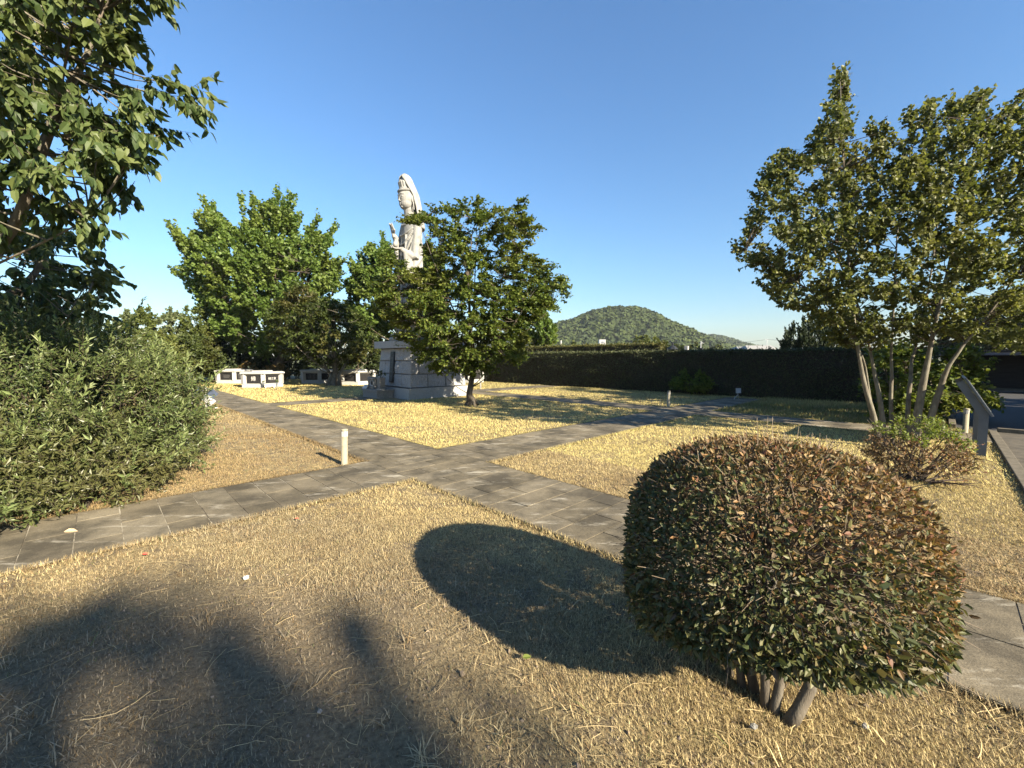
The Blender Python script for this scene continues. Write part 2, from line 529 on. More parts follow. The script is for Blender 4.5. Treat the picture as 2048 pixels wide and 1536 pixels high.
# ------------------------------------------------------------------ the setting: ground, paths, asphalt, kerbs
PA, PA2, PB, PB2 = (2.88, 4.18), (11.84, 13.15), (4.78, 6.12), (15.25, 16.6)

def ground_mat():
    m, N, L, P = new_mat('dry_ground')
    tc = N.new('ShaderNodeTexCoord'); v = tc.outputs['Object']
    fine = noise(N, L, 38, 8, 0.7, v); mid = noise(N, L, 5, 6, 0.65, v); big = noise(N, L, 0.7, 4, 0.6, v)
    straw = ramp(N, [(0.30, (0.12, 0.09, 0.048)), (0.48, (0.29, 0.225, 0.115)), (0.70, (0.44, 0.355, 0.18))]); L.new(fine.outputs[0], straw.inputs[0])
    soil = ramp(N, [(0.3, (0.09, 0.07, 0.048)), (0.7, (0.25, 0.20, 0.135))]); L.new(fine.outputs[0], soil.inputs[0])
    k = ramp(N, [(0.45, (0, 0, 0)), (0.60, (1, 1, 1))]); L.new(mid.outputs[0], k.inputs[0])
    # bare earth in the near left corner of the lawn
    d = N.new('ShaderNodeVectorMath'); d.operation = 'DISTANCE'; L.new(v, d.inputs[0]); d.inputs[1].default_value = (-1.7, 1.5, 0)
    ad = N.new('ShaderNodeMath'); ad.operation = 'MULTIPLY_ADD'; L.new(big.outputs[0], ad.inputs[0]); ad.inputs[1].default_value = 2.4; L.new(d.outputs['Value'], ad.inputs[2])
    kb = ramp(N, [(0.0, (1, 1, 1)), (1.0, (0, 0, 0))]); kb.color_ramp.elements[0].position = 0.36; kb.color_ramp.elements[1].position = 0.62
    dv = N.new('ShaderNodeMath'); dv.operation = 'DIVIDE'; L.new(ad.outputs[0], dv.inputs[0]); dv.inputs[1].default_value = 6.0; L.new(dv.outputs[0], kb.inputs[0])
    mx = N.new('ShaderNodeMath'); mx.operation = 'MAXIMUM'; L.new(kb.outputs[0], mx.inputs[0]); L.new(k.outputs[0], mx.inputs[1])
    mm = N.new('ShaderNodeMath'); mm.operation = 'MULTIPLY'; L.new(mx.outputs[0], mm.inputs[0]); mm.inputs[1].default_value = 0.85
    c = mixc(N, L, straw.outputs[0], soil.outputs[0], mm.outputs[0])
    # fields and woods far beyond the garden
    ln = N.new('ShaderNodeVectorMath'); ln.operation = 'LENGTH'; L.new(v, ln.inputs[0])
    far = N.new('ShaderNodeMapRange'); far.inputs[1].default_value = 34; far.inputs[2].default_value = 60; L.new(ln.outputs['Value'], far.inputs[0])
    c = mixc(N, L, c, (0.09, 0.10, 0.045), far.outputs[0])
    L.new(c, P.inputs['Base Color']); P.inputs['Roughness'].default_value = 0.95; P.inputs['Specular IOR Level'].default_value = 0.15
    b = N.new('ShaderNodeBump'); b.inputs['Strength'].default_value = 1.0; b.inputs['Distance'].default_value = 0.03
    L.new(fine.outputs[0], b.inputs['Height'])
    b2 = N.new('ShaderNodeBump'); b2.inputs['Distance'].default_value = 0.06; L.new(mid.outputs[0], b2.inputs['Height']); L.new(b2.outputs[0], b.inputs['Normal'])
    L.new(b.outputs[0], P.inputs['Normal'])
    return m

g = np.concatenate([[-1250, -600, -250, -100, -40], np.arange(-20, 40, 1.0), [60, 120, 300, 700, 1250]])
xx, yy = np.meshgrid(g, g)
n = len(g)
i, j = np.meshgrid(np.arange(n - 1), np.arange(n - 1), indexing='ij')
a = (i * n + j).ravel()
setting(mk('ground', np.stack([xx.ravel(), yy.ravel(), np.zeros(n * n)], 1), np.stack([a, a + 1, a + n + 1, a + n], 1), ground_mat()))

def slab_mat():
    m, N, L, P = new_mat('path_slab')
    tc = N.new('ShaderNodeTexCoord'); v = tc.outputs['Object']
    g_ = N.new('ShaderNodeNewGeometry')
    r = ramp(N, [(0, (0.125, 0.106, 0.072)), (0.5, (0.148, 0.126, 0.088)), (1, (0.178, 0.154, 0.11))]); L.new(g_.outputs['Random Per Island'], r.inputs[0])
    st = noise(N, L, 1.6, 6, 0.7, v); rs = ramp(N, [(0.38, (0.45, 0.45, 0.45)), (0.62, (1.18, 1.16, 1.12))]); L.new(st.outputs[0], rs.inputs[0])
    c = mixc(N, L, r.outputs[0], rs.outputs[0], 1.0, 'MULTIPLY')
    sp = noise(N, L, 110, 3, 0.6, v); rp = ramp(N, [(0.3, (0.72, 0.72, 0.72)), (0.7, (1.25, 1.25, 1.25))]); L.new(sp.outputs[0], rp.inputs[0])
    c = mixc(N, L, c, rp.outputs[0], 1.0, 'MULTIPLY')
    mp = N.new('ShaderNodeMapping'); mp.inputs['Scale'].default_value = (0.7, 2.6, 1); L.new(v, mp.inputs[0])
    ef = noise(N, L, 2.1, 8, 0.75, mp.outputs[0]); re_ = ramp(N, [(0.56, (0, 0, 0)), (0.66, (1, 1, 1))]); L.new(ef.outputs[0], re_.inputs[0])
    mu = N.new('ShaderNodeMath'); mu.operation = 'MULTIPLY'; L.new(re_.outputs[0], mu.inputs[0]); mu.inputs[1].default_value = 0.7
    c = mixc(N, L, c, (0.40, 0.365, 0.29), mu.outputs[0])
    L.new(c, P.inputs['Base Color']); P.inputs['Roughness'].default_value = 0.88; P.inputs['Specular IOR Level'].default_value = 0.25
    b = N.new('ShaderNodeBump'); b.inputs['Distance'].default_value = 0.002; L.new(sp.outputs[0], b.inputs['Height'])
    b2 = N.new('ShaderNodeBump'); b2.inputs['Distance'].default_value = 0.008; L.new(st.outputs[0], b2.inputs['Height']); L.new(b2.outputs[0], b.inputs['Normal'])
    L.new(b.outputs[0], P.inputs['Normal'])
    return m
M['slab'] = slab_mat()
def joint_mat():
    m, N, L, P = new_mat('path_joint')
    tc = N.new('ShaderNodeTexCoord')
    nz = noise(N, L, 1.3, 6, 0.75, tc.outputs['Object'])
    r = ramp(N, [(0.40, (0.055, 0.047, 0.036)), (0.46, (0.12, 0.10, 0.07)), (0.55, (0.34, 0.31, 0.245))]); L.new(nz.outputs[0], r.inputs[0])
    L.new(r.outputs[0], P.inputs['Base Color']); P.inputs['Roughness'].default_value = 0.95
    return m
M['joint'] = joint_mat()

def lay_path(regions, name):
    """slabs 0.31 by 0.65 m laid in bond across each strip, over a sheet of joint sand"""
    acc = Acc(); top = 0.030
    for (u0, u1, v0, v1, along) in regions:
        q = np.array([W(u0, v0, .024), W(u0, v1, .024), W(u1, v1, .024), W(u1, v0, .024)])
        acc.add(q, np.array([[0, 1, 2, 3]]), 1)
        a0, a1, c0, c1 = (u0, u1, v0, v1) if along == 'u' else (v0, v1, u0, u1)
        nrow = max(1, round((a1 - a0) / 0.31)); st = (a1 - a0) / nrow
        wd = c1 - c0
        for k in range(nrow):
            cuts = [0, .5, 1] if k % 2 else [0, .25, .75, 1]
            for s0, s1 in zip(cuts[:-1], cuts[1:]):
                gp = RG.uniform(.0022, .0065, 4)
                A0 = a0 + k * st + gp[0]; A1 = a0 + (k + 1) * st - gp[1]
                C0 = c0 + s0 * wd + gp[2]; C1 = c0 + s1 * wd - gp[3]
                z = top + RG.uniform(-.002, .002, 4)
                pts = [(A0, C0), (A0, C1), (A1, C1), (A1, C0)]
                if along != 'u':
                    pts = [(y, x) for x, y in pts]
                P4 = np.array([W(p[0], p[1], zz) for p, zz in zip(pts, z)])
                Vb = np.concatenate([P4, P4 - [0, 0, .012]])
                f = [[0, 1, 2, 3], [0, 4, 5, 1], [1, 5, 6, 2], [2, 6, 7, 3], [3, 7, 4, 0]]
                if np.cross(P4[1] - P4[0], P4[2] - P4[0])[2] < 0:
                    f = [x[::-1] for x in f]
                acc.add(Vb, np.array(f), 0)
    return setting(acc.build(name, [M['slab'], M['joint']]))
lay_path([(-0.7, 36, *PA, 'u'), (-0.7, 36, *PA2, 'u'),
          (*PB, -7.0, PA[0], 'v'), (*PB, PA[1], PA2[0], 'v'), (*PB, PA2[1], 18.2, 'v'),
          (*PB2, PA[1], 7.75, 'v'), (*PB2, PA2[1], 18.6, 'v')], 'path')

def sheet(name, corners, z, mat):
    q = np.array([W(u, v, z) for u, v in corners])
    if np.cross(q[1] - q[0], q[2] - q[0])[2] < 0:
        q = q[::-1]
    return setting(mk(name, q, np.array([[0, 1, 2, 3]]), mat))
sheet('road', [(-0.25, 13.95), (-0.25, 60), (-60, 60), (-60, 13.95)], 0.008, M['asphalt'])
sheet('pavement', [(-0.86, -8), (-0.86, 13.80), (-60, 13.80), (-60, -8)], 0.012, M['pavement'])
def kerb(name, u0, v0, u1, v1, w=0.12, h=0.05, step=0.6):
    acc = Acc(); L = math.hypot(u1 - u0, v1 - v0); k = max(1, int(L / step))
    for q in range(k):
        a = np.array([u0, v0]) + (np.array([u1 - u0, v1 - v0])) * (q + 0.5) / k
        p = W(a[0], a[1], h / 2 - 0.01)
        along = math.atan2(*(W(u1 - u0, v1 - v0)[[1, 0]]))
        acc.box(p, (L / k / 2 - .004, w / 2, h / 2 + .01), along, .008)
    return setting(acc.build(name, M['kerb'], None, False))
kerb('kerb', -0.79, -8, -0.79, 13.75)
kerb('kerb', -0.86, 13.87, -14, 13.87, 0.12, 0.10)
kerb('kerb', -0.19, 13.95, -0.19, 24, 0.12, 0.10)

# ------------------------------------------------------------------ dry lawn
def off_lawn(u, v, pad=0.0):
    p = ((v > PA[0] + pad) & (v < PA[1] - pad)) | ((v > PA2[0] + pad) & (v < PA2[1] - pad))
    p |= ((u > PB[0] + pad) & (u < PB[1] - pad) & (v < 18.2)) | ((u > PB2[0] + pad) & (u < PB2[1] - pad) & (v > 4.1))
    p |= (u < -0.72 + pad) & (v < 13.8)
    p |= (u < -0.12) & (v > 13.7)
    p |= (u > 14.3) & (u < 17.6) & (v > 7.6) & (v < 11.75)
    return p

def lawn_color(u, v, n, x, y):
    straw = np.array([0.66, 0.56, 0.22]); tan = np.array([0.53, 0.425, 0.21]); brown = np.array([0.29, 0.20, 0.10])
    green = np.array([0.115, 0.135, 0.045]); grey = np.array([0.24, 0.20, 0.145])
    c = np.tile(tan, (n, 1))
    def mixin(col, k):
        k = np.clip(k, 0, 1)[:, None]
        return c * (1 - k) + col * k
    inner = ((v > 4.1) & (u > 6.0) | (v > 11.8) | ((v > 4.1) & (u < 4.9) & (v > 5.5))).astype(float)
    c = mixin(straw, inner * 0.92)
    left = ((v < 2.95) & (u > 6.0)).astype(float)
    c = mixin(brown, left * np.clip(0.75 - (u - 6) * 0.06, 0, 1))
    c = mixin(brown, 0.55 * ((v > 4.1) & (v < 8.5) & (u < 4.9)) * np.clip(1.0 - (v - 4.2) / 4 + (1.5 - u) * .25, 0, 1))
    c = mixin(brown, 0.6 * np.clip(lump(x, y, 1.1), 0, 1) * (1 - .75 * inner))
    c = mixin(grey, 0.6 * np.clip(lump(x - 11, y + 5, 1.9), 0, 1) * (v < 2.95))
    c = mixin(brown * .8, 0.5 * np.clip(lump(x + 7, y - 3, 4.5), 0, 1) * (1 - .7 * inner))
    c = mixin(grey, ((v < 2.95) & (u < 4.9)) * np.clip(1.15 - np.hypot(x + 1.7, y - 1.5) / 2.4, 0, 0.8))
    c = mixin(green, ((v > 13.2) & (u < 4.9)) * np.clip(0.75 + 0.35 * lump(x, y, .8), 0, .92))
    c = mixin(green, ((v > 15) & (u > 5)) * 0.35)
    pick = RG.random(n)
    c = np.where((pick < np.where(inner > .5, .16, .26))[:, None], brown * RG.uniform(.45, 1.1, (n, 1)), c)
    c = np.where((pick > 0.985)[:, None], green, c)
    return c * RG.uniform(0.62, 1.28, (n, 1))

def blade_mat():
    m, N, L, P = new_mat('dry_grass_blade')
    a = N.new('ShaderNodeAttribute'); a.attribute_name = 'col'
    L.new(a.outputs['Color'], P.inputs['Base Color']); P.inputs['Roughness'].default_value = 0.6; P.inputs['Specular IOR Level'].default_value = 0.25
    t = N.new('ShaderNodeBsdfTranslucent'); L.new(a.outputs['Color'], t.inputs[0])
    mx = N.new('ShaderNodeMixShader'); mx.inputs[0].default_value = 0.25
    L.new(P.outputs[0], mx.inputs[1]); L.new(t.outputs[0], mx.inputs[2]); L.new(mx.outputs[0], N['Material Output'].inputs[0])
    return m
M['blade'] = blade_mat()

def blades():
    Vs, Cs, Fs, nv = [], [], [], 0
    bands = [(1.0, 2.6, 24000, .0032, .0145), (2.6, 4.5, 14000, .0042, .0165), (4.5, 8, 5400, .006, .022), (8, 14, 1500, .010, .042), (14, 24, 620, .018, .052), (24, 36, 260, .032, .06)]
    for r0, r1, dens, w, h in bands:
        amax = math.radians(64 if r0 < 8 else 56)
        N = int(dens * (r1 ** 2 - r0 ** 2) * amax)
        r = np.sqrt(RG.uniform(r0 ** 2, r1 ** 2, N)); az = RG.uniform(-amax, amax, N)
        x, y = r * np.sin(az), r * np.cos(az)
        u = x * UX[0] + y * UX[1]; v = x * VX[0] + y * VX[1]
        keep = ~off_lawn(u, v, 0.02 * RG.normal(size=N) + 0.012) & (v < 19.3)
        bare = np.clip(1.25 - np.hypot(x + 1.7, y - 1.5) / 2.3 + 0.35 * lump(x, y, 1.7), 0, 1)
        patch = np.clip(0.95 + .3 * (v > 4) + 0.7 * lump(x, y, 2.3) + 0.5 * lump(x + 4, y, 6.1), 0.25, 1)
        keep &= RG.random(N) < np.clip(patch * (1 - 0.72 * bare), 0.05, 1)
        x, y, u, v = x[keep], y[keep], u[keep], v[keep]; n = len(x)
        az = RG.uniform(0, 6.283, n)
        grn = (v > 13.2) & (u < 4.9)
        lean = np.abs(RG.normal(1.12, 0.32, n)) * np.where(grn, .4, 1)
        hh = h * RG.uniform(.45, 1.5, n) * np.where(grn, 1.8, 1)
        dx, dy = np.cos(az), np.sin(az)
        wx, wy = -dy * w * .5, dx * w * .5
        z0 = np.full(n, .001)
        base1 = np.stack([x - wx, y - wy, z0], 1); base2 = np.stack([x + wx, y + wy, z0], 1)
        tip = np.stack([x + dx * hh * np.sin(lean), y + dy * hh * np.sin(lean), .004 + hh * np.abs(np.cos(lean)) + RG.uniform(0, .012, n)], 1)
        Vs.append(np.stack([base1, base2, tip], 1).reshape(-1, 3))
        Cs.append(np.repeat(lawn_color(u, v, n, x, y), 3, 0))
        Fs.append(np.arange(n * 3).reshape(-1, 3) + nv); nv += n * 3
    return np.concatenate(Vs), np.concatenate(Fs), np.concatenate(Cs)
bv, bf, bc = blades()
setting(mk('dry_grass', bv, bf, M['blade'], None, False, None, None, bc), 'stuff')

def loose_straw(n=1700):
    r = np.sqrt(RG.uniform(1.1 ** 2, 9 ** 2, n * 3)); az = RG.uniform(-1.0, 1.0, n * 3)
    r = np.where(RG.random(n * 3) < .5, RG.uniform(1.1, 4.5, n * 3), r)
    x, y = r * np.sin(az), r * np.cos(az)
    u = x * UX[0] + y * UX[1]; v = x * VX[0] + y * VX[1]
    k = ~off_lawn(u, v, 0.03)
    x, y = x[k][:n], y[k][:n]; n = len(x)
    a = RG.uniform(0, 6.28, n); L = RG.gamma(2.0, .035, n) + .025
    A, B = [], []
    bend = RG.normal(0, .5, n)
    p = np.stack([x, y, RG.uniform(.012, .03, n)], 1)
    for s in range(4):
        q = p + np.stack([np.cos(a + bend * s * .5), np.sin(a + bend * s * .5), RG.normal(0, .09, n)], 1) * (L / 4)[:, None]
        q[:, 2] = np.clip(q[:, 2], .008, .05)
        A.append(p); B.append(q); p = q
    acc = Acc(); rr = RG.uniform(.0006, .0014, n)
    for A_, B_ in zip(A, B):
        acc.sticks(A_, B_, rr, rr * .9)
    V, F, mi = acc.get()
    c = np.tile(np.repeat(np.array([0.50, 0.39, 0.21]) * RG.uniform(.55, 1.25, (n, 1)), 6, 0), (4, 1))
    return setting(mk('loose_straw', V, F, M['blade'], None, False, None, None, c), 'stuff')
loose_straw()

def path_fringe():
    """dry grass creeping over the edges of the paths"""
    P, O = [], []
    lines = [((-.7, PA[0]), (20, PA[0]), -1), ((-.7, PA[1]), (20, PA[1]), 1), ((-.7, PA2[0]), (16, PA2[0]), -1), ((-.7, PA2[1]), (16, PA2[1]), 1)]
    lines2 = [((PB[0], -6), (PB[0], 18), -1), ((PB[1], -6), (PB[1], 18), 1), ((PB2[0], 4.2), (PB2[0], 7.7), -1), ((PB2[1], 4.2), (PB2[1], 7.7), 1)]
    for L, k in ((lines, 0), (lines2, 1)):
        for a, b, sg in L:
            ln = math.hypot(b[0] - a[0], b[1] - a[1]); n = int(ln * 420)
            t = RG.random(n)
            u = a[0] + (b[0] - a[0]) * t; v = a[1] + (b[1] - a[1]) * t
            amp = .5 + .5 * lump(u * 2.1 + k * 5, v * 2.1 + sg, 1.6)
            off = np.abs(RG.normal(0, .03, n)) * sg - sg * RG.random(n) * .035 * np.clip(amp, 0, 1)
            if k == 0: v = v + off
            else: u = u + off
            ok = ~off_lawn(u, v, .05)
            P.append(np.stack([u, v], 1)[ok])
            d = np.zeros((ok.sum(), 2)); d[:, 1 - k] = -sg; O.append(d)
    q = np.concatenate(P); o = np.concatenate(O); n = len(q)
    x = UX[0] * q[:, 0] + VX[0] * q[:, 1]; y = UX[1] * q[:, 0] + VX[1] * q[:, 1]
    dist = np.hypot(x, y)
    d2 = o[:, 0:1] * UX + o[:, 1:2] * VX + RG.normal(size=(n, 2)) * .9
    d2 = d2 / np.linalg.norm(d2, axis=1, keepdims=True)
    w = .0035 + .0009 * dist; h = RG.uniform(.02, .05, n) + .001 * dist
    side = np.stack([-d2[:, 1], d2[:, 0]], 1) * (w * .5)[:, None]
    c = np.stack([x, y], 1)
    V = np.stack([np.c_[c - side, np.full(n, .012)], np.c_[c + side, np.full(n, .012)], np.c_[c + d2 * (h * .85)[:, None], .034 + RG.uniform(0, .022, n)]], 1).reshape(-1, 3)
    setting(mk('path_edge_grass', V, np.arange(3 * n).reshape(-1, 3), M['blade'], None, False, None, None, np.repeat(lawn_color(q[:, 0], q[:, 1], n, x, y), 3, 0) * .72), 'stuff')
path_fringe()

def grass_tufts():
    """longer dead tufts that stand up out of the lawn"""
    S, D, Ln = [], [], []
    for k in range(420):
        r = RG.uniform(1.2, 9); az = RG.uniform(-1.0, 1.0)
        x, y = r * math.sin(az), r * math.cos(az)
        u = x * UX[0] + y * UX[1]; v = x * VX[0] + y * VX[1]
        if off_lawn(np.array([u]), np.array([v]))[0]:
            continue
        m = RG.integers(8, 26)
        S.append(np.array([x, y, 0]) + RG.normal(size=(m, 3)) * [.022, .022, 0]); D.append(norm(RG.normal(size=(m, 3)) * [1, 1, .3] + [0, 0, RG.uniform(.3, 1.0)])); Ln.append(RG.uniform(.04, .13, m))
    S, D, Ln = np.concatenate(S), np.concatenate(D), np.concatenate(Ln)
    n = len(S); side = norm(np.cross(D, [0, 0, 1.0])) * .0022
    mid = S + D * Ln[:, None] * .55; tip = S + D * Ln[:, None]; tip[:, 2] -= Ln * .25; tip[:, 2] = np.maximum(tip[:, 2], .006)
    V = np.stack([S - side, S + side, mid + side * .8, mid - side * .8, tip], 1).reshape(-1, 3)
    o = np.arange(n)[:, None] * 5
    u, v = to_uv(S)
    c = np.repeat(lawn_color(u, v, n, S[:, 0], S[:, 1]) * 1.1, 5, 0)
    setting(mk('grass_tufts', V, [o + np.array([[0, 1, 2, 3]]), o + np.array([[3, 2, 4]])], M['blade'], None, False, None, None, c), 'stuff')
grass_tufts()

def clods():
    """crumbs of earth on the bare part of the lawn"""
    acc = Acc(); n = 9000
    x = RG.uniform(-3.6, 2.9, n); y = RG.uniform(1.0, 4.2, n)
    u = x * UX[0] + y * UX[1]; v = x * VX[0] + y * VX[1]
    k = ~off_lawn(u, v) & (RG.random(n) < np.clip(1.2 - np.hypot(x + .5, y - 1.4) / 3, .1, 1)); x, y = x[k], y[k]; n = len(x)
    r = RG.gamma(2, .0016, n) + .0015
    oct_ = np.array([[1, 0, 0], [0, 1, 0], [-1, 0, 0], [0, -1, 0], [0, 0, .8], [0, 0, -.6]])
    V = np.stack([x, y, r * .3], 1)[:, None] + (oct_[None] + RG.normal(size=(n, 6, 3)) * .25) * r[:, None, None]
    f = np.array([[0, 1, 4], [1, 2, 4], [2, 3, 4], [3, 0, 4], [1, 0, 5], [2, 1, 5], [3, 2, 5], [0, 3, 5]])
    F = (np.arange(n)[:, None, None] * 6 + f[None]).reshape(-1, 3)
    c = np.repeat(np.array([0.19, 0.15, 0.11]) * RG.uniform(.5, 1.5, (n, 1)), 6, 0)
    setting(mk('soil_crumbs', V.reshape(-1, 3), F, M['blade'], None, False, None, None, c), 'stuff')
clods()

# ------------------------------------------------------------------ hills
def ridge(name, prof, Y, back, mat, wood, lab, n_crown, size, seed, foot=0.0):
    """a wooded hill: its ridge at distance Y follows prof, its slopes fall towards us and away"""
    rg = np.random.default_rng(seed)
    P = np.array([AT(x, y, Y) for x, y in prof])
    xs = np.linspace(P[0, 0], P[-1, 0], 60); hs = np.interp(xs, P[:, 0], P[:, 2])
    ys = np.linspace(-1, 1, 26)
    X, S = np.meshgrid(xs, ys)
    Hh = np.interp(X, P[:, 0], P[:, 2]) * np.cos(np.clip(np.abs(S), 0, 1) * math.pi / 2) ** 1.3
    Z = np.maximum(Hh + lump(X, S * 3, .05) * 1.5 * (np.abs(S) > .08), -.5)
    Yc = Y + S * back
    V = np.stack([X.ravel(), Yc.ravel(), Z.ravel() - 8], 1)
    i, j = np.meshgrid(np.arange(25), np.arange(59), indexing='ij'); a = (i * 60 + j).ravel()
    setting(mk(name, V, np.stack([a, a + 1, a + 61, a + 60], 1), M['hill_soil'], None, True))
    # tree crowns all over the slope that faces us
    s = rg.uniform(-1.0, 0.12, n_crown * 2); x = rg.uniform(P[0, 0], P[-1, 0], n_crown * 2)
    h = np.interp(x, P[:, 0], P[:, 2]) * np.cos(np.abs(s) * math.pi / 2) ** 1.3
    k = h > foot; s, x, h = s[k][:n_crown], x[k][:n_crown], h[k][:n_crown]
    C = np.stack([x, Y + s * back, h - 8 + size * .1], 1)
    rr = size * rg.uniform(.45, 1.5, len(C))
    lf = 190
    d = norm(rg.normal(size=(len(C), lf, 3))); d[..., 2] = np.abs(d[..., 2]) - .25
    p = (C[:, None] + d * (rr[:, None] * rg.uniform(.75, 1.05, (len(C), lf)))[..., None] * [1, 1, 1.15]).reshape(-1, 3)
    dd = d.reshape(-1, 3)
    V, F = place_leaves(tpl_rhomb(.5, .05, .1), p, norm(np.cross(dd, rg.normal(size=dd.shape))), norm(dd + rg.normal(size=dd.shape) * .35), np.repeat(rr, lf) * .40)
    # one tone per crown
    tone = np.repeat(rg.uniform(0, 1, len(C)), lf * 4)
    base = np.array([0.030, 0.042, 0.018]); hi = np.array([0.050, 0.066, 0.021])
    c = base + (hi - base) * tone[:, None]
    setting(mk(wood, V, F, M['blade_far'], None, False, None, None, c), 'stuff', lab, 'woods')
def far_mat():
    m, N, L, P = new_mat('far_foliage')
    a = N.new('ShaderNodeAttribute'); a.attribute_name = 'col'
    L.new(a.outputs['Color'], P.inputs['Base Color']); P.inputs['Roughness'].default_value = 0.8; P.inputs['Specular IOR Level'].default_value = 0.1
    return m
M['blade_far'] = far_mat()
M['hill_soil'] = rough_mat('hill_soil', (0.025, 0.032, 0.015), (0.05, 0.06, 0.025), .2, 0.9)
ridge('hill', [(1015, 712), (1060, 676), (1095, 652), (1120, 644), (1150, 637), (1185, 622), (1215, 615), (1255, 614), (1280, 621), (1310, 636), (1345, 655), (1385, 678), (1420, 695), (1450, 708), (1465, 714)],
      470, 150, None, 'hill_woods', 'dense dark green woodland covering the domed hill beyond the hedge', 2400, 6.2, 3, 6)
ridge('distant_hill', [(1270, 700), (1310, 655), (1335, 648), (1360, 655), (1395, 671), (1425, 671), (1455, 681), (1480, 690), (1510, 700), (1530, 712)],
      900, 200, None, 'distant_hill_woods', 'hazier woodland on the lower ridge right of the domed hill', 1500, 7.5, 4, 8)
ridge('left_distant_hill', [(880, 712), (950, 690), (1010, 668), (1045, 656), (1062, 672), (1085, 712)],
      820, 200, None, 'left_distant_hill_woods', 'hazy blue woodland seen between the maple and the domed hill', 700, 7.5, 6, 8)
#PART3
M['block_mortar'] = rough_mat('mortar', (0.05, 0.048, 0.044), (0.08, 0.076, 0.07), 30, 0.9)  # dark mortar between the pedestal blocks
# ------------------------------------------------------------------ statue pedestal
def text_obj(name, s, size, mat, parent, loc, rot, ext=0.004, line=1.0):
    cu = bpy.data.curves.new(name, 'FONT'); cu.body = s; cu.size = size; cu.extrude = ext
    cu.align_x = 'CENTER'; cu.align_y = 'CENTER'; cu.space_line = line
    tmp = bpy.data.objects.new(name + '_tmp', cu); COL.objects.link(tmp)
    dg = bpy.context.evaluated_depsgraph_get()
    me = bpy.data.meshes.new_from_object(tmp.evaluated_get(dg))
    bpy.data.objects.remove(tmp)
    me.materials.clear(); me.materials.append(mat)
    o = bpy.data.objects.new(name, me); COL.objects.link(o)
    o.parent = parent; o.location = loc; o.rotation_euler = rot
    return o

PED = W(15.93, 10.08)
ped = thing('statue_pedestal', 'tapered pedestal of rough granite blocks carrying the tall white statue', 'pedestal', PED, GRID)
acc = Acc()
acc.box((0, 0, .2), (1.535, 1.535, .2), 0, .006)
for k in range(4):                                # facing slabs of the plinth, butted at the corners
    for q in range(3):
        c0, s0 = math.cos(k * math.pi / 2), math.sin(k * math.pi / 2)
        y = (q - 1) * 1.036
        acc.box((1.535 * c0 - y * s0, 1.535 * s0 + y * c0, .215), (.022, .514, .217), k * math.pi / 2, .005)
acc.build('plinth', M['granite'], ped)
acc = Acc()
def side_pt(k, s, z):                             # s in -1..1 along side k, z height
    hw = 1.37 + (1.235 - 1.37) * (z - .43) / 1.59
    c0, s0 = math.cos(k * math.pi / 2), math.sin(k * math.pi / 2)
    x, y = hw, s * hw
    return np.array([x * c0 - y * s0, x * s0 + y * c0, z]), np.array([c0, s0, .085])
rows = [(.435, .97), (.97, 1.50), (1.50, 2.018)]
for k in range(4):
    for r, (z0, z1) in enumerate(rows):
        cuts = [(-1, -.42, .22, 1), (-1, -.72, .05, .62, 1), (-1, -.3, .45, 1)][r] if k % 2 else [(-1, -.1, .5, 1), (-1, -.55, .3, 1), (-1, -.05, .6, 1)][r]
        for s0, s1 in zip(cuts[:-1], cuts[1:]):
            nu, nz = 14, 9
            ss = np.r_[s0 + .006, np.linspace(s0 + .022, s1 - .022, nu - 2), s1 - .006]; zz = np.r_[z0 + .008, np.linspace(z0 + .03, z1 - .03, nz - 2), z1 - .008]
            G = np.empty((nz, nu, 3))
            for a_ in range(nz):
                for b_ in range(nu):
                    p, nn = side_pt(k, ss[b_], zz[a_])
                    e = 0 < a_ < nz - 1 and 0 < b_ < nu - 1
                    corner = min(1, 3.0 * (1 - abs(ss[b_])) + .15)
                    d = (.016 + .026 * RG.random() + .012 * lump(ss[b_] * 6 + k * 3, zz[a_] * 9)) * corner if e else -.012
                    G[a_, b_] = p + nn * d
            i, j = np.meshgrid(np.arange(nz - 1), np.arange(nu - 1), indexing='ij'); a = (i * nu + j).ravel()
            acc.add(G.reshape(-1, 3), np.stack([a, a + 1, a + nu + 1, a + nu], 1))
acc.box((0, 0, 1.226), (1.352, 1.352, .79), 0, 0, 1, 1.218 / 1.352)   # mortar core seen in the joints
acc.build('block_body', [M['granite_rough'], M['block_mortar']], ped)
acc = Acc()
for k in range(4):
    for q in range(3):
        c0, s0 = math.cos(k * math.pi / 2), math.sin(k * math.pi / 2)
        y = (q - 1) * .96
        acc.box((1.42 * c0 - y * s0, 1.42 * s0 + y * c0, 2.17), (.03, .478, .148), k * math.pi / 2, .006)
acc.box((0, 0, 2.17), (1.40, 1.40, .15), 0, .006)
acc.build('cap_slab', M['granite'], ped)
pl = Acc()
tilt = 0.085
pl.box((0, 0, 0), (.03, .155, .64), 0, .01, 0)
plq = pl.build('name_plaque', M['plaque_dark'], ped)
plq.location = (-1.36, .07, 1.245); plq.rotation_euler = (0, tilt, 0)
fld = Acc().box((-.031, 0, .02), (.004, .10, .585), 0, .002).build('plaque_face', M['plaque'], plq)
text_obj('plaque_lettering', '慈\n大\n白\n衣\n観\n音', .155, M['plaque_dark'], plq, (-.036, 0, -.01), (math.pi / 2, 0, -math.pi / 2), .002, 1.22)
for z in (.2, -.22):
    Acc().box((-.0, -.175, z), (.03, .022, .03), 0, .008).build('clamp', M['plaque_dark'], plq)

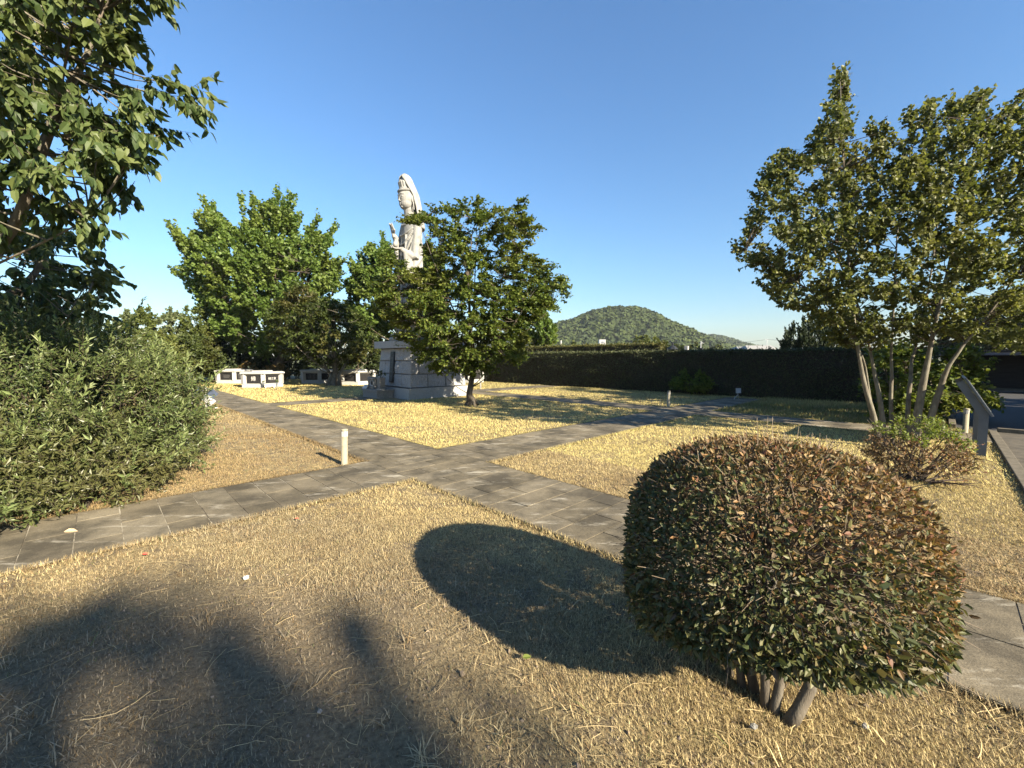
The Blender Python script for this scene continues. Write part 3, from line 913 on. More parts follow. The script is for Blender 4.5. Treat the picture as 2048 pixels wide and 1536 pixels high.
# altar in front of the pedestal (the statue looks along local -x)
def ploc(x, y, z):
    c0, s0 = math.cos(GRID), math.sin(GRID)
    return PED + np.array([x * c0 - y * s0, x * s0 + y * c0, z])
alt = thing('altar_step', 'low grey stone offering step against the front of the pedestal', 'altar step', ploc(-1.95, .2, 0), GRID)
Acc().box((0, 0, .14), (.35, .62, .14), 0, .01).build('step_block', M['old_stone'], alt)
Acc().box((-.0, 0, .325), (.385, .66, .042), 0, .012).build('step_slab', M['old_stone'], alt)
zt = .369
inc = thing('incense_burner', 'stone incense burner with a round opening on the altar step', 'incense burner', ploc(-2.08, .22, zt), GRID)
a = Acc()
a.box((0, 0, .05), (.14, .2, .03), 0, .008); a.box((-.1, -.15, .014), (.03, .03, .014)); a.box((-.1, .15, .014), (.03, .03, .014)); a.box((.1, -.15, .014), (.03, .03, .014)); a.box((.1, .15, .014), (.03, .03, .014))
a.build('foot', M['old_stone'], inc)
a = Acc(); a.box((.03, 0, .24), (.12, .21, .16), 0, .02); a.box((.0, 0, .42), (.17, .25, .022), 0, .008)
a.build('box', M['old_stone'], inc)
a = Acc(); th = np.linspace(0, 2 * math.pi, 25)
a.tube(np.stack([np.full(25, -.10), .125 * np.cos(th), .24 + .125 * np.sin(th)], 1), .026, 8, 0, False)
a.build('opening_rim', M['granite'], inc)
a = Acc(); a.ellipsoid((-.092, 0, .24), (.008, .105, .105), 18, 8); a.build('opening', M['dark'], inc)  # solid dark disc stands in for the shade inside the burner
def flower_vase(x, y, label):
    t = thing('flower_vase', label, 'flower vase', ploc(x, y, zt), GRID, 'stone flower vases on the altar step')
    a = Acc(); a.box((0, 0, .035), (.13, .13, .035), 0, .012); a.box((0, 0, .26), (.105, .105, .185), 0, .02, 0, 1.22); a.box((0, 0, .45), (.13, .13, .02), 0, .008)
    a.build('vase_body', M['old_stone'], t)
    a = Acc(); n = 16
    p = np.array([0, 0, .46]) + RG.normal(size=(n, 3)) * .02; d = norm(RG.normal(size=(n, 3)) * .4 + [0, 0, 1]); L = RG.uniform(.12, .34, n)
    a.sticks(p, p + d * L[:, None], .004, .003)
    tip = p + d * L[:, None]
    V, F = place_leaves(tpl_rhomb(.3), np.repeat(tip, 4, 0), norm(runit(n * 4) + [0, 0, .3]), runit(n * 4), .075)
    for f in F: a.add(V, f)
    a.build('sprig', M['lf_dark'], t)
    return t
# leaf materials
M['lf_dark'] = leaf_mat('dark_leaf', [(.022, .033, .012), (.04, .056, .018), (.06, .08, .028)], .2, .45, .3)
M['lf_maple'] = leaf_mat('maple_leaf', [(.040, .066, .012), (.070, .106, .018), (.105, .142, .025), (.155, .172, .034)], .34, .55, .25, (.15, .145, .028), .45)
M['lf_maple_dark'] = leaf_mat('dark_maple_leaf', [(.025, .036, .010), (.042, .058, .014), (.062, .08, .018)], .28, .5, .25, (.10, .075, .02), .4)  # leaf of its own darker green
M['lf_ginkgo'] = leaf_mat('ginkgo_leaf', [(.046, .080, .014), (.072, .118, .020), (.100, .150, .030), (.130, .178, .04)], .32, .5, .3, (.14, .165, .03), .3)
M['lf_katsura'] = leaf_mat('round_leaf', [(.044, .056, .016), (.068, .082, .023), (.105, .120, .034), (.165, .170, .048)], .36, .5, .3, (.16, .155, .04), .8)
M['lf_cherry'] = leaf_mat('drooping_leaf', [(.030, .050, .016), (.050, .078, .024), (.080, .112, .036), (.12, .145, .046)], .34, .5, .3, (.13, .135, .04), .6)
M['lf_shrub'] = leaf_mat('narrow_leaf', [(.045, .066, .022), (.070, .098, .030), (.098, .128, .040), (.14, .165, .060)], .30, .42, .45, (.12, .10, .04), .9)
M['lf_shoot'] = leaf_mat('young_shoot', [(.13, .17, .055), (.18, .225, .085), (.23, .26, .12)], .35, .42, .4)
M['lf_willow'] = leaf_mat('blue_green_leaf', [(.032, .052, .024), (.05, .076, .036), (.075, .105, .05)], .28, .45, .4)
M['lf_back'] = leaf_mat('background_leaf', [(.045, .062, .016), (.072, .092, .022), (.105, .125, .030)], .3, .5, .3, (.17, .15, .03), .35)
M['lf_back_pale'] = leaf_mat('pale_background_leaf', [(.085, .11, .05), (.12, .145, .065), (.16, .18, .09)], .32, .5, .3)
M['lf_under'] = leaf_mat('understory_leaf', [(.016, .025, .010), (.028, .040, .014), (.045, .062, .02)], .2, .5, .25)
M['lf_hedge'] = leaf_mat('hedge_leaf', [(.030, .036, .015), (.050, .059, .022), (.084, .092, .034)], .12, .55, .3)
M['lf_hedge_lit'] = leaf_mat('lit_hedge_leaf', [(.05, .055, .015), (.085, .085, .02), (.12, .11, .03)], .2, .55, .3)  # sunlit version of the hedge leaf, sunshine put into a lighter, yellower colour
M['lf_conifer'] = leaf_mat('conifer_leaf', [(.016, .026, .014), (.026, .038, .018), (.038, .052, .024)], .1, .6, .2)
M['lf_azalea'] = leaf_mat('azalea_leaf', [(.09, .075, .02), (.16, .09, .03), (.12, .11, .03)], .25, .5, .3)
M['lf_bush'] = leaf_mat('clipped_leaf', [(.034, .046, .017), (.056, .068, .024), (.086, .092, .034), (.13, .122, .052), (.09, .06, .036)], .18, .5, .3)
M['lf_scorched'] = leaf_mat('scorched_leaf', [(.09, .055, .026), (.15, .092, .04), (.24, .13, .052), (.13, .106, .048), (.32, .22, .11), (.06, .054, .024), (.16, .07, .042), (.085, .08, .036)], .22, .55, .25)
M['lf_lime'] = leaf_mat('lime_leaf', [(.085, .115, .02), (.12, .15, .03), (.165, .19, .04)], .35, .5, .3)
flower_vase(-2.0, -.20, 'stone flower vase nearest the black plaque on the altar step')
flower_vase(-2.0, .62, 'stone flower vase beside the tilted white board on the altar step')
t = thing('white_board', 'small tilted white board resting at the end of the altar step', 'board', ploc(-2.28, .72, zt), GRID)
b = Acc().box((0, 0, .09), (.012, .13, .10), 0, .003).build('board_face', M['paper'], t); b.rotation_euler = (0, .7, .2)
Acc().box((.06, 0, .04), (.01, .06, .04), 0, .002).build('prop', M['alu'], t)

# ------------------------------------------------------------------ statue (local +x is where it looks)
ST_RZ = math.atan2(-VX[1], -VX[0])
st = thing('statue', 'tall white stone statue of a robed and veiled figure raising one hand', 'statue', ploc(-.38, .0, 2.321), ST_RZ)
st.scale = (.945, .945, .945)
def remesh(o, size, smooth=True):
    m = o.modifiers.new('merge', 'REMESH'); m.mode = 'VOXEL'; m.voxel_size = size; m.use_smooth_shade = smooth
    return o
# lotus base
a = Acc()
a.lathe([(0, 0), (1.06, 0), (1.06, .14), (.96, .20), (.80, .25), (.74, .36), (.80, .44), (.62, .5), (0, .5)], 40)
for row, (n, r0, z0, tl, h) in enumerate([(16, .66, .36, .55, .34), (16, .62, .46, .35, .40), (12, .80, .30, 1.9, .20)]):
    for k in range(n):
        an = (k + .5 * row) * 2 * math.pi / n
        rad = np.array([math.cos(an), math.sin(an), 0]); tan = np.array([-rad[1], rad[0], 0])
        up = np.array([0, 0, 1.0]) * math.cos(tl) + rad * math.sin(tl)
        R3 = np.stack([tan, np.cross(up, tan), up], 1)
        a.ellipsoid(rad * r0 + np.array([0, 0, z0]) + up * h * .4, (.15, .06, h * .62), 8, 7, R3)
a.build('lotus_base', M['statue'], st, True)
# robe with draped folds
zz = np.concatenate([np.linspace(.62, 5.35, 105), np.linspace(5.40, 5.95, 10)])
prof = np.array([(.62, .56, .62), (.9, .50, .58), (1.5, .45, .53), (2.4, .42, .52), (3.3, .42, .54), (4.0, .42, .56), (4.5, .40, .58), (4.9, .39, .62), (5.15, .37, .63), (5.35, .31, .56), (5.5, .25, .40), (5.62, .19, .25), (5.75, .17, .19), (5.95, .17, .18)])
nu = 96; th = np.arange(nu) * 2 * math.pi / nu
V = []
for z in zz:
    A_ = np.interp(z, prof[:, 0], prof[:, 1]); B_ = np.interp(z, prof[:, 0], prof[:, 2])
    x = np.cos(th); y = np.sin(th)
    front = np.clip(x, 0, 1)
    d = np.zeros(nu)
    low = np.clip((5.0 - z) / .6, 0, 1)
    d += low * .036 * np.sin(13 * th + 1.2 * math.sin(z * 1.3)) * np.clip((3.9 - z) / 1.5, .25, 1)     # hanging pleats
    d += .048 * np.sin(10.0 * (z - 0.75 * np.abs(y) ** 1.3)) * np.clip(front * 1.6, 0, 1) * np.clip((4.7 - z) / .5, 0, 1) * np.clip((z - 1.6) / .8, 0, 1)   # swags across the front
    d += .028 * np.sin(15 * (z + .5 * x)) * np.clip(np.abs(y) * 1.6 - .6, 0, 1) * low                      # sleeves
    if z < 1.0:
        d += .03 * np.sin(18 * th)
    V.append(np.stack([x * (A_ + d) + np.interp(z, [.6, 4, 5.4, 6], [0.02, .0, .03, .12]), y * (B_ + d), np.full(nu, z)], 1))
V = np.concatenate(V); k = len(zz)
i, j = np.meshgrid(np.arange(k - 1), np.arange(nu), indexing='ij'); p = (i * nu + j).ravel(); q = (i * nu + (j + 1) % nu).ravel()
a = Acc(); a.add(V, np.stack([p, q, q + nu, p + nu], 1))
a.F.setdefault(nu, []).append(np.stack([np.arange(nu)[::-1], np.arange(nu) + nu * (k - 1)])); a.M.setdefault(nu, []).append(np.zeros(2, int))
# right arm raised, left arm lowered forward, with hanging sleeves
sho_r, elb_r, wr_r = np.array([.02, -.54, 5.18]), np.array([.22, -.62, 4.30]), np.array([.70, -.36, 4.66])
sho_l, elb_l, wr_l = np.array([.02, .54, 5.18]), np.array([.16, .48, 3.62]), np.array([.70, .26, 3.95])
for s_, e_, w_ in ((sho_r, elb_r, wr_r), (sho_l, elb_l, wr_l)):
    a.tube(np.concatenate([bez(s_, e_, (0, 0, 0), 5), bez(e_, w_, (0, 0, -.02), 6)[1:]]), np.r_[.20, .20, .19, .19, .19, .18, .16, .14, .12, .10], 14)
    m_ = e_ * .45 + w_ * .55
    for sgn, zl in ((0, 1.5), (.12, 1.15), (-.12, 1.3)):                      # sleeve cloth falling from the forearm
        b0 = m_ + (w_ - e_) * sgn
        a.tube(np.stack([b0, b0 + [-.03, 0, -zl * .5], b0 + [-.10, 0, -zl]]), [.13, .11, .06], 10)
# long sashes down the front
for y0, x0 in ((-.14, .40), (.16, .40)):
    a.tube(np.stack([[x0, y0, 4.6], [x0 + .05, y0 * 1.1, 3.4], [x0 + .05, y0 * 1.3, 2.2], [x0 + .04, y0 * 1.2, 1.1]]), [.05, .06, .06, .05], 8)
# shawl swags looping across the front
for q, (zl_, zr_, dp) in enumerate(((4.75, 4.9, .35), (4.45, 4.75, .65), (4.1, 4.55, 1.0), (3.7, 4.3, 1.35), (3.3, 4.0, 1.6))):
    ys = np.linspace(-.46, .50, 15); f_ = (ys + .46) / .96
    zs = zl_ + (zr_ - zl_) * f_ - dp * 4 * f_ * (1 - f_) * .55
    xs_ = .44 * np.sqrt(np.clip(1 - (ys / .60) ** 2, .05, 1)) + .015
    a.tube(np.stack([xs_, ys, zs], 1), .040, 8)
# necklace
tn = np.linspace(-1.2, 1.2, 13)
a.tube(np.stack([.16 + .26 * np.cos(tn), .40 * np.sin(tn), 5.36 - .30 * np.cos(tn)], 1), .035, 8)
body = a.build('robe', M['statue'], st, True); remesh(body, .022)
# head: face leaning slightly forward and down
hd = np.array([.22, 0, 6.24]); HS = 1.30
def hp(x, y, z):                                  # a point on the head, nodded a little forward
    c, t = math.cos(.14), math.sin(.14)
    return hd + HS * np.array([x * c + z * t, y, -x * t + z * c])
a = Acc()
a.ellipsoid(hp(-.02, 0, .03), np.array([.315, .285, .40]) * HS, 28, 20); a.ellipsoid(hp(.06, 0, -.16), np.array([.225, .250, .215]) * HS, 20, 14)
a.tube(np.stack([[.06, 0, 5.35], [.12, 0, 5.95]]), [.27, .24], 16)
for s_ in (-1, 1):
    a.tube(np.stack([hp(.285, s_ * .025, .085), hp(.275, s_ * .10, .130), hp(.205, s_ * .20, .095)]), [.014, .018, .012], 8)      # brow
    a.ellipsoid(hp(.245, s_ * .110, .030), (.045, .070, .030), 12, 8)                                                        # lowered eyelid
    a.tube(np.stack([hp(.285, s_ * .045, .002), hp(.278, s_ * .11, -.012), hp(.215, s_ * .18, .004)]), [.008, .012, .008], 6)      # lash line
    a.ellipsoid(hp(-.04, s_ * .285, -.05), (.07, .035, .16), 10, 8)                                                          # ear
    a.tube(np.stack([hp(-.03, s_ * .30, -.17), hp(-.02, s_ * .30, -.42)]), [.034, .026], 8)                                  # earlobe and pendant
a.tube(np.stack([hp(.285, 0, .07), hp(.305, 0, -.03), hp(.325, 0, -.085)]), [.014, .022, .034], 10)                            # nose
for s_ in (-1, 1):
    a.ellipsoid(hp(.295, s_ * .032, -.092), (.026, .022, .020), 8, 6)
a.tube(np.stack([hp(.255, -.062, -.170), hp(.292, 0, -.160), hp(.255, .062, -.170)]), [.008, .018, .008], 8)                     # lips
a.tube(np.stack([hp(.255, -.048, -.196), hp(.288, 0, -.200), hp(.255, .048, -.196)]), [.008, .020, .008], 8)
a.ellipsoid(hp(.225, 0, -.275), (.075, .085, .055), 12, 8)                                                                  # chin
head = a.build('face', M['statue'], st, True); remesh(head, .011)
# head band, tall topknot crown
a = Acc()
tb = np.linspace(-2.0, 2.0, 25)
a.tube(np.stack([hp(-.035 + .285 * math.cos(q), .262 * math.sin(q), .225 + .02 * math.cos(q)) for q in tb]), .056, 10)
a.ellipsoid(hp(-.04, 0, .27), np.array([.27, .25, .17]) * HS, 20, 12)
a.ellipsoid((.27, 0, 6.80), (.28, .27, .42), 20, 14)
for k in range(7):
    an = (k - 3) * .42
    a.tube(np.stack([[.28 + .22 * math.cos(an), .24 * math.sin(an), 6.62], [.33 + .23 * math.cos(an), .24 * math.sin(an), 6.86], [.30 + .11 * math.cos(an), .11 * math.sin(an), 7.06]]), [.05, .066, .03], 8)
a.ellipsoid((.55, 0, 6.84), (.05, .09, .15), 12, 8)
cr = a.build('crown_band', M['statue'], st, True); remesh(cr, .014)
# veil: a hood over the topknot falling down the back
V, n1, n2 = [], 30, 34
for q in range(n1):
    s_ = q / (n1 - 1)
    z = 7.27 - 2.35 * s_
    op = np.interp(s_, [0, .06, .15, .40, .6, 1], [3.1, 2.9, 2.3, 1.72, 1.65, 1.6])
    rx = np.interp(s_, [0, .03, .08, .2, .36, .55, .7, .85, 1], [.02, .15, .25, .33, .42, .44, .44, .46, .46])
    ry = np.interp(s_, [0, .03, .08, .2, .36, .55, .7, .85, 1], [.02, .15, .25, .34, .42, .45, .50, .62, .66])
    cx = np.interp(s_, [0, .2, .4, .6, 1], [.32, .24, .12, .03, -.02])
    tt = np.linspace(math.pi - op, math.pi + op, n2)
    fold = .012 * np.sin(tt * 16) * min(1, s_ * 2.5)
    V.append(np.stack([cx + (rx + fold) * np.cos(tt), (ry + fold) * np.sin(tt), np.full(n2, z)], 1))
V = np.concatenate(V)
i, j = np.meshgrid(np.arange(n1 - 1), np.arange(n2 - 1), indexing='ij'); p = (i * n2 + j).ravel()
veil = mk('veil', V, np.stack([p, p + n2, p + n2 + 1, p + 1], 1), M['statue'], st, True)
sm = veil.modifiers.new('thickness', 'SOLIDIFY'); sm.thickness = .055; sm.offset = 0
# hands
def hand(wrist, fdir, pn, side, curl, name):
    """palm and five fingers; fdir: towards the fingertips, pn: palm normal, side: towards the thumb"""
    a = Acc()
    f, n_, s_ = norm(np.array(fdir, float)), norm(np.array(pn, float)), norm(np.array(side, float))
    R3 = np.stack([s_, n_, f], 1)
    a.ellipsoid(np.asarray(wrist) + f * .15, (.125, .055, .17), 14, 10, R3)
    a.tube(np.stack([np.asarray(wrist) - f * .1, np.asarray(wrist) + f * .06]), [.085, .075], 10)
    for k, (off, L) in enumerate(((.085, .27), (.03, .31), (-.03, .29), (-.085, .22))):
        b0 = np.asarray(wrist) + f * .27 + s_ * off
        b1 = b0 + f * L * .5 + n_ * curl[k] * .05; b2 = b0 + f * L * (.95 - .35 * abs(curl[k])) + n_ * curl[k] * .17
        a.tube(np.stack([b0 - f * .05, b0, b1, b2]), [.036, .034, .030, .020], 8)
    b0 = np.asarray(wrist) + f * .09 + s_ * .10
    a.tube(np.stack([b0, b0 + s_ * .09 + f * .09 + n_ * .03, b0 + s_ * .09 + f * .20 + n_ * .10]), [.042, .036, .022], 8)
    o = a.build(name, M['statue'], st, True); remesh(o, .012)
hand(wr_r, (.25, .02, 1), (1, .15, -.2), (-.1, 1, 0), (.25, .9, .35, .2), 'hand')
hand(wr_l, (1, -.25, -.10), (-.1, -.1, 1), (-.2, -1, 0), (.7, .8, .8, .9), 'hand')
a = Acc()
a.lathe([(0, 0), (.09, 0), (.115, .08), (.10, .17), (.045, .23), (.04, .29), (.065, .31), (0, .312)], 16, (wr_l + np.array([.24, -.06, .05])))
a.build('vessel', M['statue'], st, True)

# ------------------------------------------------------------------ six sided tombs
def hexagon(R, ph=0):
    an = np.arange(6) * math.pi / 3 + ph
    return np.stack([R * np.cos(an), R * np.sin(an)], 1)
def tomb(px, Y, label, rz_off, texts):
    p = AT(px, 760, Y); p[2] = 0
    face = math.atan2(-p[1], -p[0]) + rz_off          # one edge of the hexagon points at us
    t = thing('hexagonal_tomb', label, 'tomb', p, face, 'white hexagonal tombs')
    Acc().prism(hexagon(1.14), 0, .20).build('base_slab', M['granite_white'], t)
    a = Acc(); a.prism(hexagon(.98), .20, .76)
    for k, (x, y) in enumerate(hexagon(1.04)):
        a.box((x, y, .48), (.085, .11, .28), k * math.pi / 3, .008)
    for k in range(6):
        an = (k + .5) * math.pi / 3
        a.box((.90 * math.cos(an), .90 * math.sin(an), .725), (.035, .45, .035), an, .003)
    a.build('wall', M['granite_white'], t)
    a = Acc(); a.prism(hexagon(1.24), .763, .845); a.prism(hexagon(1.16), .845, .868)
    a.build('roof_slab', M['granite_white'], t)
    Acc().prism(hexagon(.58), .868, .925).build('lid', M['granite_white'], t)
    for k in range(6):
        an = (k + .5) * math.pi / 3
        pn = Acc().box((0, 0, 0), (.025, .36, .205), 0, .003).build('black_panel', M['black_granite'], t)
        pn.location = (.862 * math.cos(an), .862 * math.sin(an), .452); pn.rotation_euler = (0, 0, an)
        tx = texts.get(k)
        if tx is None:
            continue
        if tx in ('rows', 'cols'):                    # worn inscription, too small to read
            a = Acc()
            for q in range(4 if tx == 'rows' else 6):
                if tx == 'rows':
                    a.box((.026, .02, .09 - q * .055), (.0015, .20 - .03 * (q == 3), .006))
                else:
                    for w_ in range(5):
                        a.box((.026, -.22 + q * .085, .13 - w_ * .06), (.0015, .016, RG.uniform(.012, .024)))
            a.build('inscription', M['engraved_dim'], pn)
        else:
            text_obj('inscription', tx, .27 if len(tx) == 1 else .15, M['engraved'], pn, (.0265, 0, .03), (math.pi / 2, 0, math.pi / 2), .002)
            if len(tx) > 1:
                Acc().box((.026, 0, -.10), (.0015, .14, .006)).build('inscription_line', M['engraved_dim'], pn)
    return t
tomb(525, 23.9, 'white hexagonal tomb in front, with pale writing on two black panels', 0.03, {5: '縁', 0: '細江家'})
tomb(470, 27.8, 'white hexagonal tomb at the far left, partly behind the one with pale writing', -.03, {5: 'rows', 0: 'cols'})
tomb(637, 27.6, 'white hexagonal tomb half hidden by the forked dark maple trunk', .06, {5: 'cols'})
tomb(716, 26.2, 'white hexagonal tomb in tree shade just left of the pedestal', .0, {})
tomb(936, 28.5, 'white hexagonal tomb glimpsed behind the slender maple trunk', .1, {5: 'cols'})
# offerings in front of the written tomb
p = GP(540, 776.5)
t = thing('offering_table', 'small white stone offering table at the foot of the written tomb', 'table', p, math.atan2(-p[1], -p[0]))
a = Acc(); a.box((0, 0, .21), (.14, .26, .025), 0, .006); a.build('table_top', M['granite_white'], t)
for s_ in (-1, 1):
    Acc().box((0, .2 * s_, .093), (.11, .03, .092), 0, .004).build('leg', M['granite_white'], t)
for q, (dx, lab) in enumerate(((-.35, 'small dark metal vase left of the white offering table'), (.36, 'small dark metal vase right of the white offering table'))):
    pp = p + np.array([dx, 0.02, 0])
    o = thing('grave_vase', lab, 'vase', pp, 0, 'metal vases at the tomb')
    Acc().lathe([(0, 0), (.05, 0), (.05, .03), (.03, .06), (.045, .25), (.06, .30), (.045, .30), (.03, .2), (0, .2)], 14).build('vase_body', M['grey_paint'], o, True)
    n = 14; d = norm(RG.normal(size=(n, 3)) * .5 + [0, 0, 1]); s0 = np.tile([0, 0, .28], (n, 1))
    V, F = place_leaves(tpl_rhomb(.3), s0 + d * RG.uniform(.02, .12, (n, 1)), d, runit(n), .10)
    mk('sprig', V, F, M['lf_dark'], o)

# ------------------------------------------------------------------ bollard lights
def bollard():
    t = thing('bollard_light', 'cream bollard light at the corner of the path crossing, nearest of them', 'bollard light', GP(689, 930), 0, 'bollard lights along the paths')
    Acc().lathe([(0.052, 0), (0.052, .012), (.046, .014), (.046, .435), (0, .435)], 24).build('post', M['bollard'], t, True)
    a = Acc()
    a.lathe([(.034, .435), (.034, .52)], 20)
    for k in range(9):
        an = k * 2 * math.pi / 9
        a.box((.041 * math.cos(an), .041 * math.sin(an), .477), (.006, .011, .042), an, .001)
    a.build('lamp_head', M['bollard_head'], t)
    Acc().lathe([(0, .519), (.051, .519), (.051, .535), (.044, .545), (0, .55)], 24).build('cap', M['bollard'], t, True)
    return t
bo = bollard()
bo.rotation_euler = (0, .02, .4)
dup(bo, GP(1337, 815), 1.0, 'cream bollard light standing before the small green shrub at the hedge', 'bollard lights along the paths')
dup(bo, GP(1930, 868), 2.0, 'cream bollard light behind the grey information panel', 'bollard lights along the paths')
dup(bo, GP(412, 801), 3.0, 'cream bollard light at the edge of the willowy shrub beside the floodlight', 'bollard lights along the paths')
t = thing('marker_post', 'short dark marker post with a pale top right of the maple trunk', 'marker post', GP(961, 778), .3)
Acc().box((0, 0, .22), (.035, .035, .22), 0, .004).build('post', M['old_stone'], t)
Acc().box((0, 0, .47), (.05, .05, .03), 0, .006).build('cap', M['granite_white'], t)
t = thing('white_post', 'taller white post standing against the dark hedge right of the maple trunk', 'post', GP(974, 763), .5)
Acc().box((0, 0, .36), (.085, .085, .36), 0, .01).build('post', M['granite_white'], t)
Acc().box((0, 0, .735), (.10, .10, .015), 0, .005).build('cap', M['granite_white'], t)

# ------------------------------------------------------------------ floodlights
def floodlight(loc, rz, label, pitch=.9, sc=1.0):
    t = thing('floodlight', label, 'floodlight', loc, rz, 'floodlights around the statue')
    a = Acc()                                           # stake and yoke
    a.box((-.10, .0, .10), (.025, .03, .13), 0, .004); a.box((.02, 0, .012), (.16, .08, .012), 0, .004)
    a.build('stand', M['alu'], t)
    for s_ in (-1, 1):
        Acc().box((0, .20 * s_, .24), (.016, .012, .13), 0, .003).build('yoke_arm', M['alu'], t)
    h = Acc()
    h.box((-.02, 0, 0), (.07, .18, .15), 0, .015)
    for k in range(7):
        h.box((-.125, 0, -.12 + k * .04), (.04, .165, .008), 0, .002)
    hb = h.build('lamp_housing', M['alu'], t); hb.location = (0, 0, .30); hb.rotation_euler = (0, -pitch, 0)
    Acc().box((.056, 0, 0), (.010, .165, .135), 0, .003).build('glass', M['visor'], hb)
    v = Acc(); v.box((.16, 0, .155), (.11, .185, .006), 0, .002); v.box((.15, .182, .06), (.10, .005, .09), 0, .002); v.box((.15, -.182, .06), (.10, .005, .09), 0, .002)
    v.build('visor', M['visor'], hb)
    for s_ in (-1, 1):
        Acc().ellipsoid((0, .205 * s_, 0), (.055, .03, .055), 14, 10).build('pivot_knob', M['alu'], hb, True)
    t.scale = (sc, sc, sc)
    return t
def aim(p, q):
    return math.atan2(q[1] - p[1], q[0] - p[0])
fp = GP(421, 817)
f1 = floodlight(fp, aim(fp, PED), 'silver finned floodlight with a dark visor on the path beside the willowy shrub', .75, 1.05)
fp2 = GP(392, 808)
f2 = dup(f1, fp2, aim(fp2, PED) + .2, 'silver floodlight half swallowed by the willowy shrub')
fp3 = GP(1472, 800)
t = thing('lamp_on_arm', 'small white square lamp on a bent arm in front of the hedge', 'lamp', fp3, 0)
a = Acc(); a.tube(np.stack([[-.08, 0, 0], [-.05, 0, .10], [.07, 0, .20], [.06, 0, .28]]), .018, 8); a.box((-.08, 0, .01), (.07, .05, .012), 0, .003); a.tube(np.stack([[.07, 0, .2], [.14, .05, .0]]), .010, 6)
a.build('arm', M['alu'], t)
lp = Acc().box((0, 0, 0), (.10, .03, .095), 0, .012).build('lamp_box', M['white_wall'], t); lp.location = (.07, -.02, .36); lp.rotation_euler = (-.1, 0, .25)
Acc().box((0, .032, 0), (.085, .004, .08), 0, .002).build('lens', M['visor'], lp)

# ------------------------------------------------------------------ information panel on two legs
nb, fb = np.array([7.70, 6.86, 0]), np.array([8.80, 7.94, 0])
c_ = (nb + fb) / 2; along = math.atan2(fb[1] - nb[1], fb[0] - nb[0]); half = np.linalg.norm(fb - nb) / 2
t = thing('information_panel', 'slanted grey information panel on two flat legs at the lawn edge', 'information sign', c_, along)
# local x runs from the near leg to the far leg, local y leads away from the reader (up the slant)
zl, zu, dy = .68, 1.235, .30
for s_ in (-1, 1):
    a = Acc()
    prof = np.array([(-.055, 0), (.055, 0), (.055, zl - .02), (dy + .035, zu - .05), (dy - .055, zu), (-.055, zl)])
    n = len(prof); x0, x1 = s_ * half - .018, s_ * half + .018
    V = np.concatenate([np.c_[np.full(n, x0), prof], np.c_[np.full(n, x1), prof]])
    j = np.arange(n)
    a.add(V, np.stack([j, (j + 1) % n, (j + 1) % n + n, j + n], 1))
    a.F.setdefault(3, []).append(np.array([[0, 1, 2], [0, 2, 5], [5, 2, 3], [5, 3, 4]])[:, ::-1]); a.M.setdefault(3, []).append(np.zeros(4, int))
    a.F[3].append(np.array([[0, 1, 2], [0, 2, 5], [5, 2, 3], [5, 3, 4]]) + n); a.M[3].append(np.zeros(4, int))
    a.build('leg', M['grey_paint'], t)
sl = math.atan2(zu - zl, dy)
pb = Acc().box((0, 0, 0), (half + .06, math.hypot(zu - zl, dy) / 2 + .03, .016), 0, .004).build('panel', M['grey_paint'], t)
pb.location = (0, (dy - .135) / 2 - .012, (zl + zu) / 2 + .012); pb.rotation_euler = (sl, 0, 0)
Acc().box((0, 0, .019), (half - .02, math.hypot(zu - zl, dy) / 2 - .04, .003), 0, .001).build('printed_sheet', M['white_wall'], pb)

